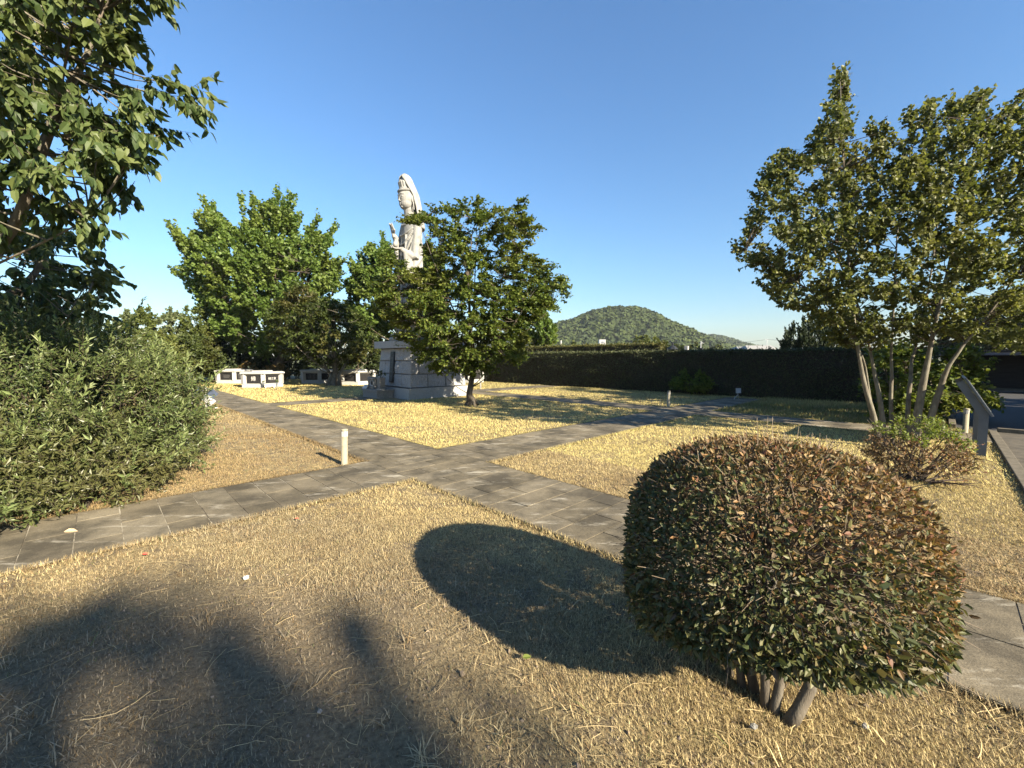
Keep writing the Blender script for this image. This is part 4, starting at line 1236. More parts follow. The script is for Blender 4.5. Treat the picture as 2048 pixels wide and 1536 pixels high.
# ------------------------------------------------------------------ hedge, dark shed, far things
def hedge(name, label, u0, u1, v0, v1, h, n, size, mat, cat='hedge', core=True):
    t = thing(name, label, cat, W((u0 + u1) / 2, (v0 + v1) / 2), GRID)
    hx, hy = (v1 - v0) / 2, (u1 - u0) / 2
    # leaves on the front, top, back and ends, uneven depth
    k = int(n * .62)
    P = np.concatenate([
        np.stack([-hx + np.abs(RG.normal(0, .05, k)) - .02, RG.uniform(-hy, hy, k), RG.uniform(0.02, h, k)], 1),
        np.stack([RG.uniform(-hx, hx, n - k), RG.uniform(-hy, hy, n - k), h - np.abs(RG.normal(0, .05, n - k)) + .03], 1),
        np.stack([RG.uniform(-hx, hx, n // 10), np.where(RG.random(n // 10) < .5, -hy, hy), RG.uniform(0, h, n // 10)], 1),
        np.stack([np.full(n // 6, hx), RG.uniform(-hy, hy, n // 6), RG.uniform(0.02, h, n // 6)], 1)])
    wob = .05 * lump(P[:, 1], P[:, 2] * 2, 2.0) + .035 * lump(P[:, 1] * 3, P[:, 2] * 5, 1.3)
    P[:, 0] += wob; P[:, 2] = np.maximum(P[:, 2] + wob * .5 * (P[:, 2] > h - .3), .01)
    m = len(P)
    nr = norm(RG.normal(size=(m, 3)) + np.where(P[:, 2:3] > h - .1, [[0, 0, 1.0]], [[-1.0, 0, .2]]))
    V, F = place_leaves(tpl_rhomb(.34, .08, .1), P, runit(m), nr, size * RG.uniform(.6, 1.4, m))
    q = 900                                             # shoots grown out since the last clipping
    S = np.stack([RG.uniform(-hx, hx * .6, q), RG.uniform(-hy, hy, q), np.full(q, h - .05)], 1)
    p2, d2, n2, s2 = leaves_on(S, norm(RG.normal(size=(q, 3)) * .35 + [0, 0, 1]), RG.gamma(2, .035, q) + .05, 6, size, -.2, .6, .3, 0)
    V2, F2 = place_leaves(tpl_rhomb(.34, .08, .1), p2, d2, n2, s2)
    V, F = np.concatenate([V, V2]), [np.concatenate([f, g_ + len(V)]) for f, g_ in zip(F, F2)]
    mk('foliage', V, F, M[mat], t)
    if core:
        Acc().box((.03, 0, h / 2 - .02), (hx - .10, hy - .1, h / 2 - .03)).build('twig_core', M['bark_dark'], t)
    a = Acc()
    for y in np.arange(-hy + .3, hy, .55):
        a.tube(np.stack([[RG.normal(0, .05) - .1, y, -.02], [RG.normal(0, .08) - .12, y + RG.normal(0, .06), .5], [-.1, y + RG.normal(0, .1), 1.2]]), [.022, .018, .012], 5)
    a.build('stems', M['bark_dark'], t)
    return t
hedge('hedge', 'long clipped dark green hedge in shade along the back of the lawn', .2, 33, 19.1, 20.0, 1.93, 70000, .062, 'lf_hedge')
hedge('tall_hedge', 'higher sunlit olive hedge rising behind the left part of the dark hedge', 11.5, 34, 23.2, 24.1, 2.42, 22000, .085, 'lf_hedge_lit')

sh = thing('dark_shed', 'long low black timber shed in deep shade across the car park', 'shed', W(-9, 30.6), GRID)
a = Acc()
a.box((.5, 0, .95), (.04, 9, .82), 0, 0)
for k in range(6):
    a.box((.44, 0, .32 + k * .25), (.018, 9, .105), 0, .004)
a.build('slatted_wall', M['black_wood'], sh)
a = Acc(); rf = Acc().box((.1, 0, 1.90), (1.1, 9.3, .07), 0, .01).build('roof', M['black_wood'], sh)
Acc().box((-1.06, 0, 1.80), (.05, 9.3, .055), 0, .01).build('gutter', M['gutter'], sh)
for y in np.arange(-8.7, 9, 2.9):
    Acc().box((-.85, y, .91), (.05, .05, .91), 0, .004).build('post', M['black_wood'], sh)
Acc().box((.3, 0, .12), (.35, 9, .06), 0, .005).build('bench', M['kerb'], sh)
t = thing('stone_lantern', 'small pale stone lantern standing in front of the black shed', 'lantern', AT(1986, 760, 22.0) * [1, 1, 0], .3, 'stone lanterns')
Acc().lathe([(0, 0), (.2, 0), (.2, .1), (.1, .14), (.09, .62), (.18, .70), (0, .70)], 8).build('shaft', M['old_stone'], t)
Acc().box((0, 0, .83), (.15, .15, .13), 0, .01).build('lamp_box', M['old_stone'], t)
Acc().lathe([(.30, .95), (.27, 1.0), (.10, 1.13), (.05, 1.15), (.06, 1.22), (0, 1.28)], 8).build('roof', M['old_stone'], t)

def stone(name, label, cat, px, top, wpx, Y, mat, kind='slab', group=None):
    p = AT(px, 700, Y); p[2] = 0
    h = AT(px, top, Y)[2]; w = wpx / F_PX * Y / 2
    t = thing(name, label, cat, p, GRID + .1, group)
    if kind == 'slab':
        Acc().box((0, 0, .3), (w * 1.7, w * 1.7, .3), 0, .02).build('base', M['old_stone'], t)
        Acc().box((0, 0, .75), (w * 1.25, w * 1.25, .15), 0, .02).build('tier', M[mat], t)
        Acc().box((0, 0, (h + .9) / 2), (w * .8, w * .8, (h - .9) / 2), 0, .02).build('stone', M[mat], t)
    elif kind == 'lantern':
        Acc().lathe([(0, 0), (w, 0), (w * .9, .25), (w * .4, .4), (w * .38, h * .60), (w * .75, h * .66), (0, h * .66)], 8).build('shaft', M[mat], t)
        Acc().box((0, 0, h * .74), (w * .45, w * .45, h * .08), 0, .02).build('lamp_box', M[mat], t)
        Acc().lathe([(w * 1.05, h * .82), (w * .8, h * .86), (w * .3, h * .91), (w * .16, h * .93), (w * .2, h * .96), (0, h)], 8).build('roof', M[mat], t)
    elif kind == 'pole':
        Acc().lathe([(w * 1.1, 0), (w * .8, h), (0, h + .02)], 10).build('pole', M[mat], t, True)
        Acc().box((0, 0, .1), (w * 2, w * 2, .1), 0, .02).build('base', M['old_stone'], t)
    return t
GR = 'gravestones beyond the hedge'
stone('gravestone', 'dark gravestone top left of the stone lantern above the hedge', 'gravestone', 1317, 690, 10, 27, 'black_granite', 'slab', GR)
stone('stone_lantern', 'dark stone lantern top showing above the middle of the hedge', 'lantern', 1345, 684, 22, 28, 'plaque_dark', 'lantern', 'stone lanterns')
stone('gravestone', 'pale square gravestone top right of the dark lantern above the hedge', 'gravestone', 1373, 692, 9, 27, 'granite', 'slab', GR)
stone('gravestone', 'low dark gravestone pair end beside the thin pole above the hedge', 'gravestone', 1402, 696, 9, 27, 'plaque_dark', 'slab', GR)
stone('gravestone', 'small dark gravestone tip just right of the stone lantern', 'gravestone', 1333, 697, 6, 27, 'plaque_dark', 'slab', GR)
stone('memorial_post', 'slender white memorial post above the hedge left of the domed hill', 'post', 1122, 681, 3.2, 45, 'granite_white', 'pole')
stone('thin_pole', 'thin pale pole rising behind the gravestones', 'pole', 1401.5, 682, 1.6, 60, 'concrete_pole', 'pole')
p = AT(1466, 700, 26); p[2] = 0
t = thing('garden_rock', 'dark rounded rock top showing over the hedge left of the house roof', 'rock', p, 0)
a = Acc(); a.ellipsoid((0, 0, 1.0), (.60, .5, 1.12), 18, 12); a.ellipsoid((.62, 0, .95), (.22, .3, 1.1), 12, 9)
V, F, mi = a.get(); V = V + np.stack([lump(V[:, 0] * 3, V[:, 2] * 3) * .06, V[:, 0] * 0, lump(V[:, 1] * 4, V[:, 0] * 4) * .05], 1)
mk('rock', V, F, M['plaque_dark'], t)

def house(px0, px1, ridge_y, eave_y, Y, label, gable_right=True):
    A = AT(px0, eave_y, Y); B = AT(px1, eave_y, Y); zr = AT(px0, ridge_y, Y)[2]; ze = A[2]
    w = (B - A)[0]; d = 3.6
    c = (A + B) / 2; c[2] = 0; c[1] += d
    t = thing('house', label, 'house', c, -.12)
    Acc().box((0, 0, ze / 2), (w / 2 - .4, d - .4, ze / 2)).build('wall', M['cream_wall'], t)
    g0 = (zr - ze)
    V = np.array([[-w / 2, -d, ze], [w / 2, -d, ze], [w / 2, d, ze], [-w / 2, d, ze], [-w / 2 + .8, 0, zr], [w / 2 - .2, 0, zr]])
    V = np.concatenate([V, V - [0, 0, .18]])
    F4 = np.array([[0, 1, 5, 4], [2, 3, 4, 5], [6, 10, 11, 7], [8, 11, 10, 9]]); F3 = np.array([[1, 2, 5], [3, 0, 4], [8, 7, 11], [6, 9, 10]])
    E = np.array([[0, 6, 7, 1], [1, 7, 8, 2], [2, 8, 9, 3], [3, 9, 6, 0]])
    mk('roof', V, [np.concatenate([F4, E]), F3], M['roof_tile'], t)
    for k in (-1, 1):
        f = Acc().box((k * w * .22, -d + .38, ze * .62), (.7, .04, .6), 0, .01).build('window', M['white_wall'], t)
        Acc().box((k * w * .22, -d + .33, ze * .62), (.6, .02, .5)).build('pane', M['visor'], f)
    return t
house(1500, 1556, 690, 697.5, 118, 'cream house with a grey tiled roof just above the hedge')
house(1480, 1500, 692.5, 697.5, 126, 'lower grey roofed house wing left of the cream house')
p = AT(1205, 690, 250)
t = thing('white_building', 'small white box of a building at the foot of the domed hill', 'building', p * [1, 1, 0], 0)
hz = AT(1205, 679.5, 250)[2]
Acc().box((0, 2, hz / 2), (1.8, 2, hz / 2), 0, .05).build('wall', M['white_wall'], t)
Acc().box((0, 2, hz + .12), (1.95, 2.15, .12), 0, .03).build('roof', M['roof_tile'], t)
for k in range(3):
    Acc().box((-.8 + k * .8, -.03, hz - 1.4), (.25, .03, .45)).build('window', M['visor'], t)
def pole(px, top, Y, label):
    p = AT(px, 700, Y); p[2] = 0; h = AT(px, top, Y)[2]
    t = thing('utility_pole', label, 'utility pole', p, .2, 'utility poles')
    Acc().lathe([(.17, 0), (.10, h), (0, h)], 10).build('pole', M['concrete_pole'], t, True)
    Acc().box((0, 0, h - .35), (.9, .06, .06)).build('crossarm', M['concrete_pole'], t)
    return p + np.array([0, 0, h - .25])
q1 = pole(1533, 677.5, 150, 'grey utility pole right of the cream house')
q0 = pole(1404, 684.5, 170, 'grey utility pole before the distant ridge')
q2 = pole(1640, 672, 135, 'grey utility pole behind the dark conifer')
for A_, B_, lab in ((q0, q1, 'thin overhead wire sagging left of the utility pole by the house'), (q1, q2, 'thin overhead wire running right from the pole by the house')):
    a = Acc(); a.tube(bez(A_, B_, (0, 0, -1.2), 12), .035, 4)
    tag(a.build('overhead_wire', M['dark']), lab, 'wire', 'overhead wires')

# litter on the near lawn
def scrap(name, label, cat, px, py, r, mat, group=None):
    p = GP(px, py)
    a = Acc(); a.ellipsoid((0, 0, r * .5), (r, r * .8, r * .6), 9, 7)
    V, F, mi = a.get(); V = V + RG.normal(size=V.shape) * r * .14
    o = mk(name, V, F, M[mat]); o.location = p + np.array([0, 0, .012])
    tag(o, label, cat, group)
scrap('paper_scrap', 'crumpled white paper scrap on the tan lawn', 'paper scrap', 492, 1161, .02, 'paper')
scrap('pebble', 'pale round stone at the foot of the clipped bush stems', 'stone', 1507, 1462, .016, 'old_stone', 'stones')
scrap('pebble', 'pale little stone in the shaded soil at the bottom centre', 'stone', 640, 1430, .012, 'old_stone', 'stones')
scrap('pebble', 'grey flat stone on the soil right of the clipped bush stems', 'stone', 1730, 1460, .014, 'pebble', 'stones')
def fallen(name, label, px, py, size, mat):
    p = GP(px, py) + np.array([0, 0, .04])
    V, F = place_leaves(tpl_oval(.3, .08, .1), p[None], np.array([[1, .3, .05]]), np.array([[.2, -.3, 1]]), size)
    tag(mk(name, V, F, M[mat]), label, 'fallen leaf', 'fallen leaves')
fallen('fallen_leaf', 'curled pale brown leaf lying on the left path', 128, 1072, .10, 'brown_leaf')
fallen('fallen_leaf', 'red fallen leaf on the lawn below the left path', 285, 1118, .04, 'red_leaf')
fallen('fallen_leaf', 'red fallen leaf on the lawn near the path crossing', 590, 1045, .035, 'red_leaf')
fallen('fallen_leaf', 'yellow green fallen leaf on the soil left of the clipped bush', 1045, 1330, .05, 'lf_lime')
#PART4
# ------------------------------------------------------------------ trees and shrubs
def tree(name, label, cat, base, trunk, poly, Y, depth, n_cl, tw, L, m, size, tpl, mat, hang, spread, nup, curve, up, n_limb=16, r0=.1, bark='bark', out=1.0, rnd=.7,
         twig_r=.004, frac=.45, edge=0.0, extra=None, twigs=True, lift=.12, group=None, back=.4, more=None, flat=1.0):
    """trunk: list of (point, radius); crown fills poly around distance Y"""
    t = thing(name, label, cat, base, 0, group)
    P = np.array([q[0] for q in trunk]); R = np.array([q[1] for q in trunk])
    tt = np.linspace(0, 1, 24); s = np.linspace(0, 1, len(P))
    axis = np.stack([np.interp(tt, s, P[:, k]) for k in range(3)], 1)
    a = Acc().tube(axis, np.interp(tt, s, R), 10)
    for k in range(5):                                # root flare
        an = k * 1.257 + .3
        a.tube(np.stack([base + [0, 0, R[0] * 2.2], base + [math.cos(an) * R[0] * 1.1, math.sin(an) * R[0] * 1.1, R[0] * .5], base + [math.cos(an) * R[0] * 1.9, math.sin(an) * R[0] * 1.9, -.03]]), [R[0] * .5, R[0] * .45, R[0] * .2], 6)
    a.build('trunk', M[bark], t, True, base)
    C = crown_points(poly, Y, depth, n_cl, edge)
    if extra is not None:
        C = np.concatenate([C, extra])
    C[:, 2] = np.maximum(C[:, 2], .25)
    b = Acc()
    limbs(b, axis, farthest(C, n_limb), C, r0, frac, 0, lift, max(.006, twig_r * 1.4))
    b.build('branches', M[bark], t, True, base)
    centre = axis[-1] * .3 + C.mean(0) * .7
    S, D, Ln = clump_twigs(C, centre, tw, L, up, out, rnd, back)
    if flat < 1:                                      # leaves in level tiers
        D = norm(D * [1, 1, flat])
    if more is not None:
        S, D, Ln = (np.concatenate(q) for q in zip((S, D, Ln), more))
    finish_crown(t, 'crown', S, D, Ln, m, size, tpl, mat, hang, spread, nup, curve, base, twigs, 'twig', .3, twig_r)
    return t

# slender maple in front of the statue
b0 = GP(943, 811)
mp_poly = [(760, 560), (778, 500), (800, 512), (830, 535), (852, 528), (858, 480), (856, 420), (893, 408), (917, 425), (928, 400), (944, 383), (955, 400), (961, 418), (1001, 410), (1015, 428), (1030, 415), (1039, 390), (1048, 420), (1069, 435), (1086, 428), (1075, 460),
           (1060, 490), (1030, 512), (1049, 510), (1079, 513), (1103, 530), (1117, 554), (1133, 577), (1117, 612), (1072, 628), (1039, 655), (1045, 700), (1032, 735), (971, 742), (920, 742), (869, 738), (849, 712), (812, 688), (795, 655), (768, 631), (740, 600)]
patch = crown_points([(797, 432), (835, 427), (856, 432), (856, 452), (835, 455), (812, 446)], 13.6, .3, 8)
patch = np.concatenate([patch, crown_points([(795, 560), (900, 540), (1020, 560), (1110, 585), (1050, 650), (1045, 700), (1030, 732), (971, 742), (869, 738), (812, 688), (795, 655), (745, 600)], 14.1, 1.7, 250)])
t_m = tree('maple_tree', 'slender maple in front of the statue, its crown covering the figure below the chest', 'tree', b0,
     [(b0, .145), (AT(938, 790, 14.18), .105), (AT(946, 745, 14.18), .085), (AT(944, 700, 14.15), .075), (AT(940, 640, 14.2), .055), (AT(936, 560, 14.2), .03), (AT(944, 470, 14.2), .012)],
     mp_poly, 14.2, 1.8, 480, 9, .40, 17, .072, tpl_round(.42, .05), 'lf_maple', .12, .8, .66, -.05, .08, 18, .075, 'bark', 1.0, .50, .0035, .35, 0, patch, True, .12, None, .4, None, .4)

# darker forked maple by the tombs
b0 = GP(667, 771.5)
mk2 = [(540, 640), (560, 600), (600, 572), (640, 588), (680, 606), (720, 636), (748, 660), (752, 695), (742, 716), (700, 722), (640, 724), (585, 714), (556, 695)]
t_m2 = tree('maple_tree', 'low spreading dark maple with a forked trunk among the white tombs', 'tree', b0,
     [(b0, .20), (AT(668, 755, 24.7), .16), (AT(672, 735, 24.7), .13), (AT(668, 700, 24.7), .10), (AT(655, 640, 24.7), .03)],
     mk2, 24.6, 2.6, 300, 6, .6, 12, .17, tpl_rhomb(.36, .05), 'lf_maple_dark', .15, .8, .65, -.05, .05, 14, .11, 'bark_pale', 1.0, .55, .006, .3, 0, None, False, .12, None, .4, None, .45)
a = Acc()
for q in (((655, 771), (662, 750), (648, 728)), ((680, 771), (678, 752), (690, 728))):
    P = np.array([AT(*q[0], 24.6), AT(*q[1], 24.6), AT(*q[2], 24.6)]); P[0, 2] = 0
    a.tube(P, [.13, .10, .07], 9)
a.build('trunk', M['bark_pale'], t_m2, True, b0)

# ginkgos
def ginkgo(label, basepx, Y, poly, tips, n_cl, depth, size=.25, height=None, tw=6, L=.95, m=12, r=.3):
    base = AT(basepx, 760, Y); base[2] = 0
    top = AT(*height, Y)
    cen = AT(basepx, 650, Y)
    S, D, Ln = [], [], []
    pc = np.array([basepx, 620.0])
    poly = [tuple(pc + (np.array(q) - pc) * .90) for q in poly]
    spk = [AT(x, y, Y + dy) for (x, y) in tips for dy in (0, RG.uniform(-2, 2))]
    rim = crown_points(poly, Y, depth, n_cl // 9)       # shoots all over the crown
    spk += [q + norm((q - cen) * [1, 1, .6] + [0, 0, 1.2]) * RG.uniform(.5, 1.3) for q in rim]
    for q in spk:
        dr = norm((q - cen) * np.array([1, 1, .8]) + np.array([0, 0, 1.5]))
        ln = RG.uniform(2.0, 3.4)
        for k in range(6):
            e = q - dr * ln * (1 - .16 * k)
            S.append(e + RG.normal(size=3) * .10); d_ = q - S[-1] + RG.normal(size=3) * .14
            Ln.append(np.linalg.norm(d_) * RG.uniform(.75, 1.02)); D.append(norm(d_))
    more = (np.array(S), np.array(D), np.array(Ln))
    return tree('ginkgo_tree', label, 'tree', base, [(base, r), (base + (top - base) * [1, 1, .15], r * .8), (base * .5 + top * .5, r * .5), (top, .03)],
                poly, Y, depth, n_cl, tw, L, m, size, tpl_round(.52, .06), 'lf_ginkgo', .1, .9, .4, .10, .75, 26, r * .6, 'bark', .8, .42, .008, .62, 0, None, False, .18, 'ginkgo trees', .4, more)
ginkgo('broad bright green ginkgo with upswept spiky branches left of the statue', 535, 31,
       [(330, 446), (370, 462), (400, 452), (388, 425), (407, 402), (440, 428), (470, 448), (490, 440), (505, 410), (535, 400), (555, 378), (583, 388), (592, 440), (600, 470), (637, 436), (640, 470), (672, 452), (667, 488), (660, 518), (690, 525), (684, 580), (681, 640), (672, 700), (600, 715), (535, 722), (480, 715), (440, 690), (398, 645), (382, 585), (344, 540), (357, 514)],
       [(331, 443), (345, 466), (407, 398), (390, 430), (420, 405), (478, 389), (505, 395), (520, 405), (555, 376), (583, 386), (637, 431), (672, 450), (690, 518), (345, 540), (600, 430)], 640, 4.6, .165, (558, 385), 9, .8, 18)
ginkgo('bright green ginkgo partly hidden behind the statue and the slender maple', 800, 33,
       [(690, 560), (703, 522), (730, 496), (765, 478), (800, 500), (850, 490), (880, 500), (905, 560), (900, 700), (700, 700), (688, 640)],
       [(700, 520), (740, 488), (765, 470), (720, 505), (690, 565), (880, 498), (860, 480)], 340, 3.4, .165, (800, 480), 9, .8, 18, .25)
ginkgo('small pale green ginkgo standing alone behind the hedge right of the maple', 1080, 37,
       [(1079, 614), (1092, 632), (1102, 650), (1112, 668), (1108, 700), (1058, 702), (1052, 676), (1062, 650), (1070, 630)],
       [(1079, 612), (1105, 655), (1056, 665)], 90, 1.1, .165, (1079, 616), 8, .5, 16, .12)

# many stemmed tree on the right
base = GP(1800, 878)
kt = thing('katsura_tree', 'tall many stemmed tree with round leaves behind the clipped bush', 'tree', base)
stems = [([(1761, 881), (1749, 842), (1734, 789), (1722, 732), (1713, 691), (1700, 560), (1690, 400), (1682, 240), (1680, 150)], 7.55, .060, -.1),
         ([(1770, 868), (1764, 812), (1749, 744), (1740, 702), (1715, 600), (1650, 460), (1575, 320)], 7.8, .055, .5),
         ([(1786, 864), (1783, 768), (1784, 694), (1790, 560), (1800, 400), (1838, 225)], 8.0, .042, .3),
         ([(1814, 864), (1819, 783), (1823, 726), (1835, 685), (1860, 560), (1880, 400), (1900, 215)], 7.9, .048, .9),
         ([(1826, 868), (1841, 791), (1853, 726), (1862, 685), (1890, 560), (1930, 400), (1965, 195)], 7.55, .075, -.4),
         ([(1847, 866), (1868, 812), (1885, 768), (1894, 735), (1915, 708), (1939, 679), (1965, 645), (2060, 520), (2170, 300)], 7.45, .062, -.5),
         ([(1755, 878), (1740, 800), (1728, 720), (1690, 640), (1590, 560), (1490, 500)], 7.6, .03, -.2)]
allax = []
for pts, Y, r, dy in stems:
    P = np.array([AT(x, y, Y + dy * i / (len(pts) - 1)) for i, (x, y) in enumerate(pts)]); P[0, 2] = -.02
    tt = np.linspace(0, 1, 26); s = np.linspace(0, 1, len(P))
    ax = np.stack([np.interp(tt, s, P[:, k]) for k in range(3)], 1)
    ax[1:-1] += RG.normal(size=(24, 3)) * .010
    for _ in range(2):
        ax[1:-1] = (ax[:-2] + 2 * ax[1:-1] + ax[2:]) / 4
    Acc().tube(ax, np.interp(tt, [0, .1, .4, 1], [r * 1.0, r * .82, r * .5, .005]), 10).build('trunk', M['bark_pale'], kt, True, base)
    allax.append(ax)
kp = [(1684, 141), (1668, 179), (1640, 244), (1622, 300), (1618, 322), (1585, 318), (1570, 302), (1541, 338), (1512, 374), (1516, 413), (1508, 445), (1471, 507), (1528, 537), (1528, 585), (1577, 618), (1612, 628), (1663, 679), (1710, 690), (1830, 680), (1900, 668), (1960, 690), (2080, 700), (2260, 640),
      (2300, 400), (2230, 180), (2120, 150), (2040, 192), (2010, 230), (1990, 220), (1974, 190), (1902, 205), (1886, 234), (1870, 230), (1863, 210), (1824, 227), (1780, 250), (1740, 262), (1735, 318), (1717, 335), (1708, 299), (1697, 208)]
C = crown_points(kp, 7.75, 1.75, 1350, .12)
ex = []
for q in ((1684, 145), (1672, 190), (1678, 230), (1662, 262), (1645, 300), (1690, 262), (1574, 306), (1600, 330), (1545, 340), (1480, 505), (1512, 400), (1860, 212), (1830, 228), (1970, 192), (1940, 205), (1905, 208), (2040, 195)):
    ex.append(AT(*q, 7.7 + RG.uniform(-.4, .4)))
C = np.concatenate([C, np.array(ex)])
b = Acc(); pts = np.concatenate([a_[8:] for a_ in allax])
A_, B_ = [], []
for c in C:
    d = np.linalg.norm(pts - c, axis=1) + 1.2 * np.maximum(0, pts[:, 2] - c[2] + .15)
    if d.min() > .75:
        continue
    P = bez(pts[int(np.argmin(d))], c, RG.normal(size=3) * .05, 4); A_.append(P[:-1]); B_.append(P[1:])
k = np.tile([1.0, .75, .5], len(A_))
b.sticks(np.concatenate(A_), np.concatenate(B_), .010 * k, .008 * k)
b.build('branches', M['bark_dark'], kt, False, base)
cen = np.array([AT(1840, 640, 7.7)])[0]
S, D, Ln = clump_twigs(C, cen, 5, .30, .35, .9, .55, .45)
finish_crown(kt, 'crown', S, D, Ln, 13, .055, tpl_round(.46, .06), 'lf_katsura', .55, .75, .35, -.04, base, True, 'twig', .3, .0028)

# large leaved tree at the left edge, trunk just out of the picture
base = np.array([-5.7, 4.05, 0])
cp = [(300, -10), (262, 36), (250, 73), (222, 109), (254, 121), (258, 141), (218, 169), (274, 169), (347, 149), (385, 157), (379, 206), (347, 242), (298, 270), (242, 290), (282, 298), (337, 298), (323, 335), (274, 343), (290, 371), (274, 393), (230, 403), (218, 460), (177, 448), (141, 428), (48, 424), (0, 500), (-250, 500), (-420, 250), (-350, -250), (150, -300), (330, -90)]
tree('leafy_tree', 'large leaved tree leaning in from the left edge with pale branches', 'tree', base,
     [(base, .16), (base + [0.05, 0, 1.2], .13), (AT(-140, 620, 4.0), .075), (AT(-60, 560, 4.0), .055), (AT(30, 455, 3.95), .042), (AT(75, 330, 3.9), .036), (AT(115, 215, 3.85), .035), (AT(175, 110, 3.8), .022), (AT(205, 20, 3.8), .010)],
     cp, 3.95, .95, 400, 4, .34, 13, .094, tpl_oval(.27, .05, .22), 'lf_cherry', .9, .6, .25, -.08, .1, 9, .03, 'bark_pale', 1.0, .6, .0022, .85, .05, None, True, .02)
base = np.array([-8.6, 6.9, 0])
tree('leafy_tree', 'lower leafy tree with larger gaps rising behind the willowy shrub at far left', 'tree', base,
     [(base, .12), (AT(-40, 640, 6.9), .10), (AT(60, 560, 6.8), .05), (AT(110, 490, 6.8), .015)],
     [(-200, 440), (0, 470), (60, 455), (150, 470), (200, 480), (240, 492), (255, 506), (225, 530), (215, 560), (225, 600), (205, 645), (120, 640), (0, 650), (-200, 640)],
     6.8, 1.3, 150, 4, .38, 10, .11, tpl_oval(.28, .05, .2), 'lf_cherry', .8, .65, .3, -.06, .1, 12, .05, 'bark_pale', 1.0, .6, .0035, .4, 0, None, True)

# willowy shrub spilling over the left path
base = W(7.7, -.35)
ws = thing('willowy_shrub', 'big loose shrub of narrow leaves spilling over the left path', 'shrub', base)
parts = [(W(7.75, -.35, .75), (1.50, 1.45, 1.30), 1.0, 520), (W(8.6, -1.3, .9), (1.4, 1.4, 1.45), 1.0, 260), (W(6.35, -1.05, .35), (.80, .85, .62), .6, 150), (W(6.85, -.2, .30), (.95, .7, .55), .6, 120), (W(8.6, .45, .45), (.85, .8, .75), .7, 120)]
C = np.concatenate([ell_clumps(c, r, n_, -.55) for c, r, q, n_ in parts])
C[:, 2] = np.maximum(C[:, 2], .10)
cen = np.array([base[0] - .2, base[1] + .1, .35])
S, D, Ln = clump_twigs(C, cen, 5, .36, .45, .75, .65, .4)
finish_crown(ws, 'crown', S, D, Ln, 15, .062, tpl_rhomb(.155, .05, .12), 'lf_shrub', .05, .6, .4, -.03, base, True, 'twig', .3, .0022)
pk = C[RG.random(len(C)) < .42]
S, D, Ln = clump_twigs(pk, cen, 1, .40, 1.0, .6, .35, .0)
finish_crown(ws, 'young_shoots', S, D, Ln, 16, .075, tpl_rhomb(.15, .05, .12), 'lf_shoot', -.1, .45, .4, -.05, base, True, 'twig', .3, .002)
a = Acc()
for q in farthest(C, 22):
    a.tube(bez(base + RG.normal(size=3) * [.3, .3, 0], q, (0, 0, .1), 7), np.linspace(.022, .005, 7), 5)
a.build('stems', M['bark_dark'], ws, False, base)

base = W(10.6, -1.5)
ws2 = thing('tall_shrub', 'taller shadowy blue green shrub behind the big willowy shrub at the left edge', 'shrub', base)
C = np.concatenate([ell_clumps(W(10.6, -1.5, 1.3), (1.65, 1.6, 1.45), 330, -.3), ell_clumps(W(9.8, -2.6, 1.5), (1.4, 1.4, 1.4), 180, -.3)])
cen = base + [0, 0, .8]
S, D, Ln = clump_twigs(C, cen, 5, .42, .55, .7, .6, .4)
finish_crown(ws2, 'crown', S, D, Ln, 15, .085, tpl_rhomb(.14, .05, .12), 'lf_willow', .0, .55, .4, -.04, base, True, 'twig', .3, .0025)
a = Acc()
for q in farthest(C, 12):
    a.tube(bez(base + RG.normal(size=3) * [.25, .25, 0], q, (0, 0, .1), 7), np.linspace(.03, .006, 7), 5)
a.build('stems', M['bark_dark'], ws2, False, base)

# clipped round bush
base = W(.55, 2.20)
rb = thing('clipped_bush', 'round clipped bush with scorched orange top on bare stems in the foreground', 'bush', base)
ctr = base + np.array([0, 0, .70])
n = 46000
d = runit(n)
e = 2.5
rx, rzu, rzd = .625, .52, .33
def bush_r(d):
    e_ = np.where(d[:, 2] > 0, 2.35, 4.5)
    hz_ = norm(d * [1, 1, 0])                            # the underside hangs lower on the shady side, higher towards the path
    low = ctr[2] - np.clip(.255 + .16 * .6 * (hz_ @ [.86, -.51, 0]) - .43 * (.6 * (hz_ @ [.51, .86, 0]) + .17), .13, .5)
    den = (np.abs(d[:, 0] / rx) ** 2 + np.abs(d[:, 1] / rx) ** 2) ** (e_ / 2) + np.abs(d[:, 2] / np.where(d[:, 2] > 0, rzu, low)) ** e_
    return den ** (-1 / e_)
rad = bush_r(d)
q = 1 - np.abs(RG.normal(0, .055, n)) + np.where(RG.random(n) < .03, RG.uniform(0, .05, n), 0)
P = ctr + d * (rad * q)[:, None]
P[:, 2] += .02 * lump(P[:, 0] * 3, P[:, 1] * 3, 2.0) * (d[:, 2] > 0) + .035 * lump(P[:, 0] * 4, P[:, 1] * 4, 2.0) * (d[:, 2] < -.3)
keep = RG.random(n) < np.where(d[:, 2] < -.45, .5, 1) * np.clip(1.15 + .5 * lump(P[:, 0] * 5 + P[:, 2] * 4, P[:, 1] * 5 - P[:, 2] * 3, 1.4), .35, 1)
P, d, q = P[keep], d[keep], q[keep]; n = len(P)
ld = norm(d * .75 + runit(n) * .95 + [0, 0, .10]); nr = norm(d * .5 + runit(n) + [0, 0, .35])
zrel = (P[:, 2] - .40) / .82
east = (P - ctr) @ np.array([.70, -.71, 0]) / rx                      # the sun-facing side is the scorched one
sc_p = np.clip(1.6 * (zrel - .40) + .35 * east + .35 * lump(P[:, 0] * 3, P[:, 1] * 3 + P[:, 2] * 2, 1.6) + .10, .03, .93)
dry = RG.random(n) < sc_p
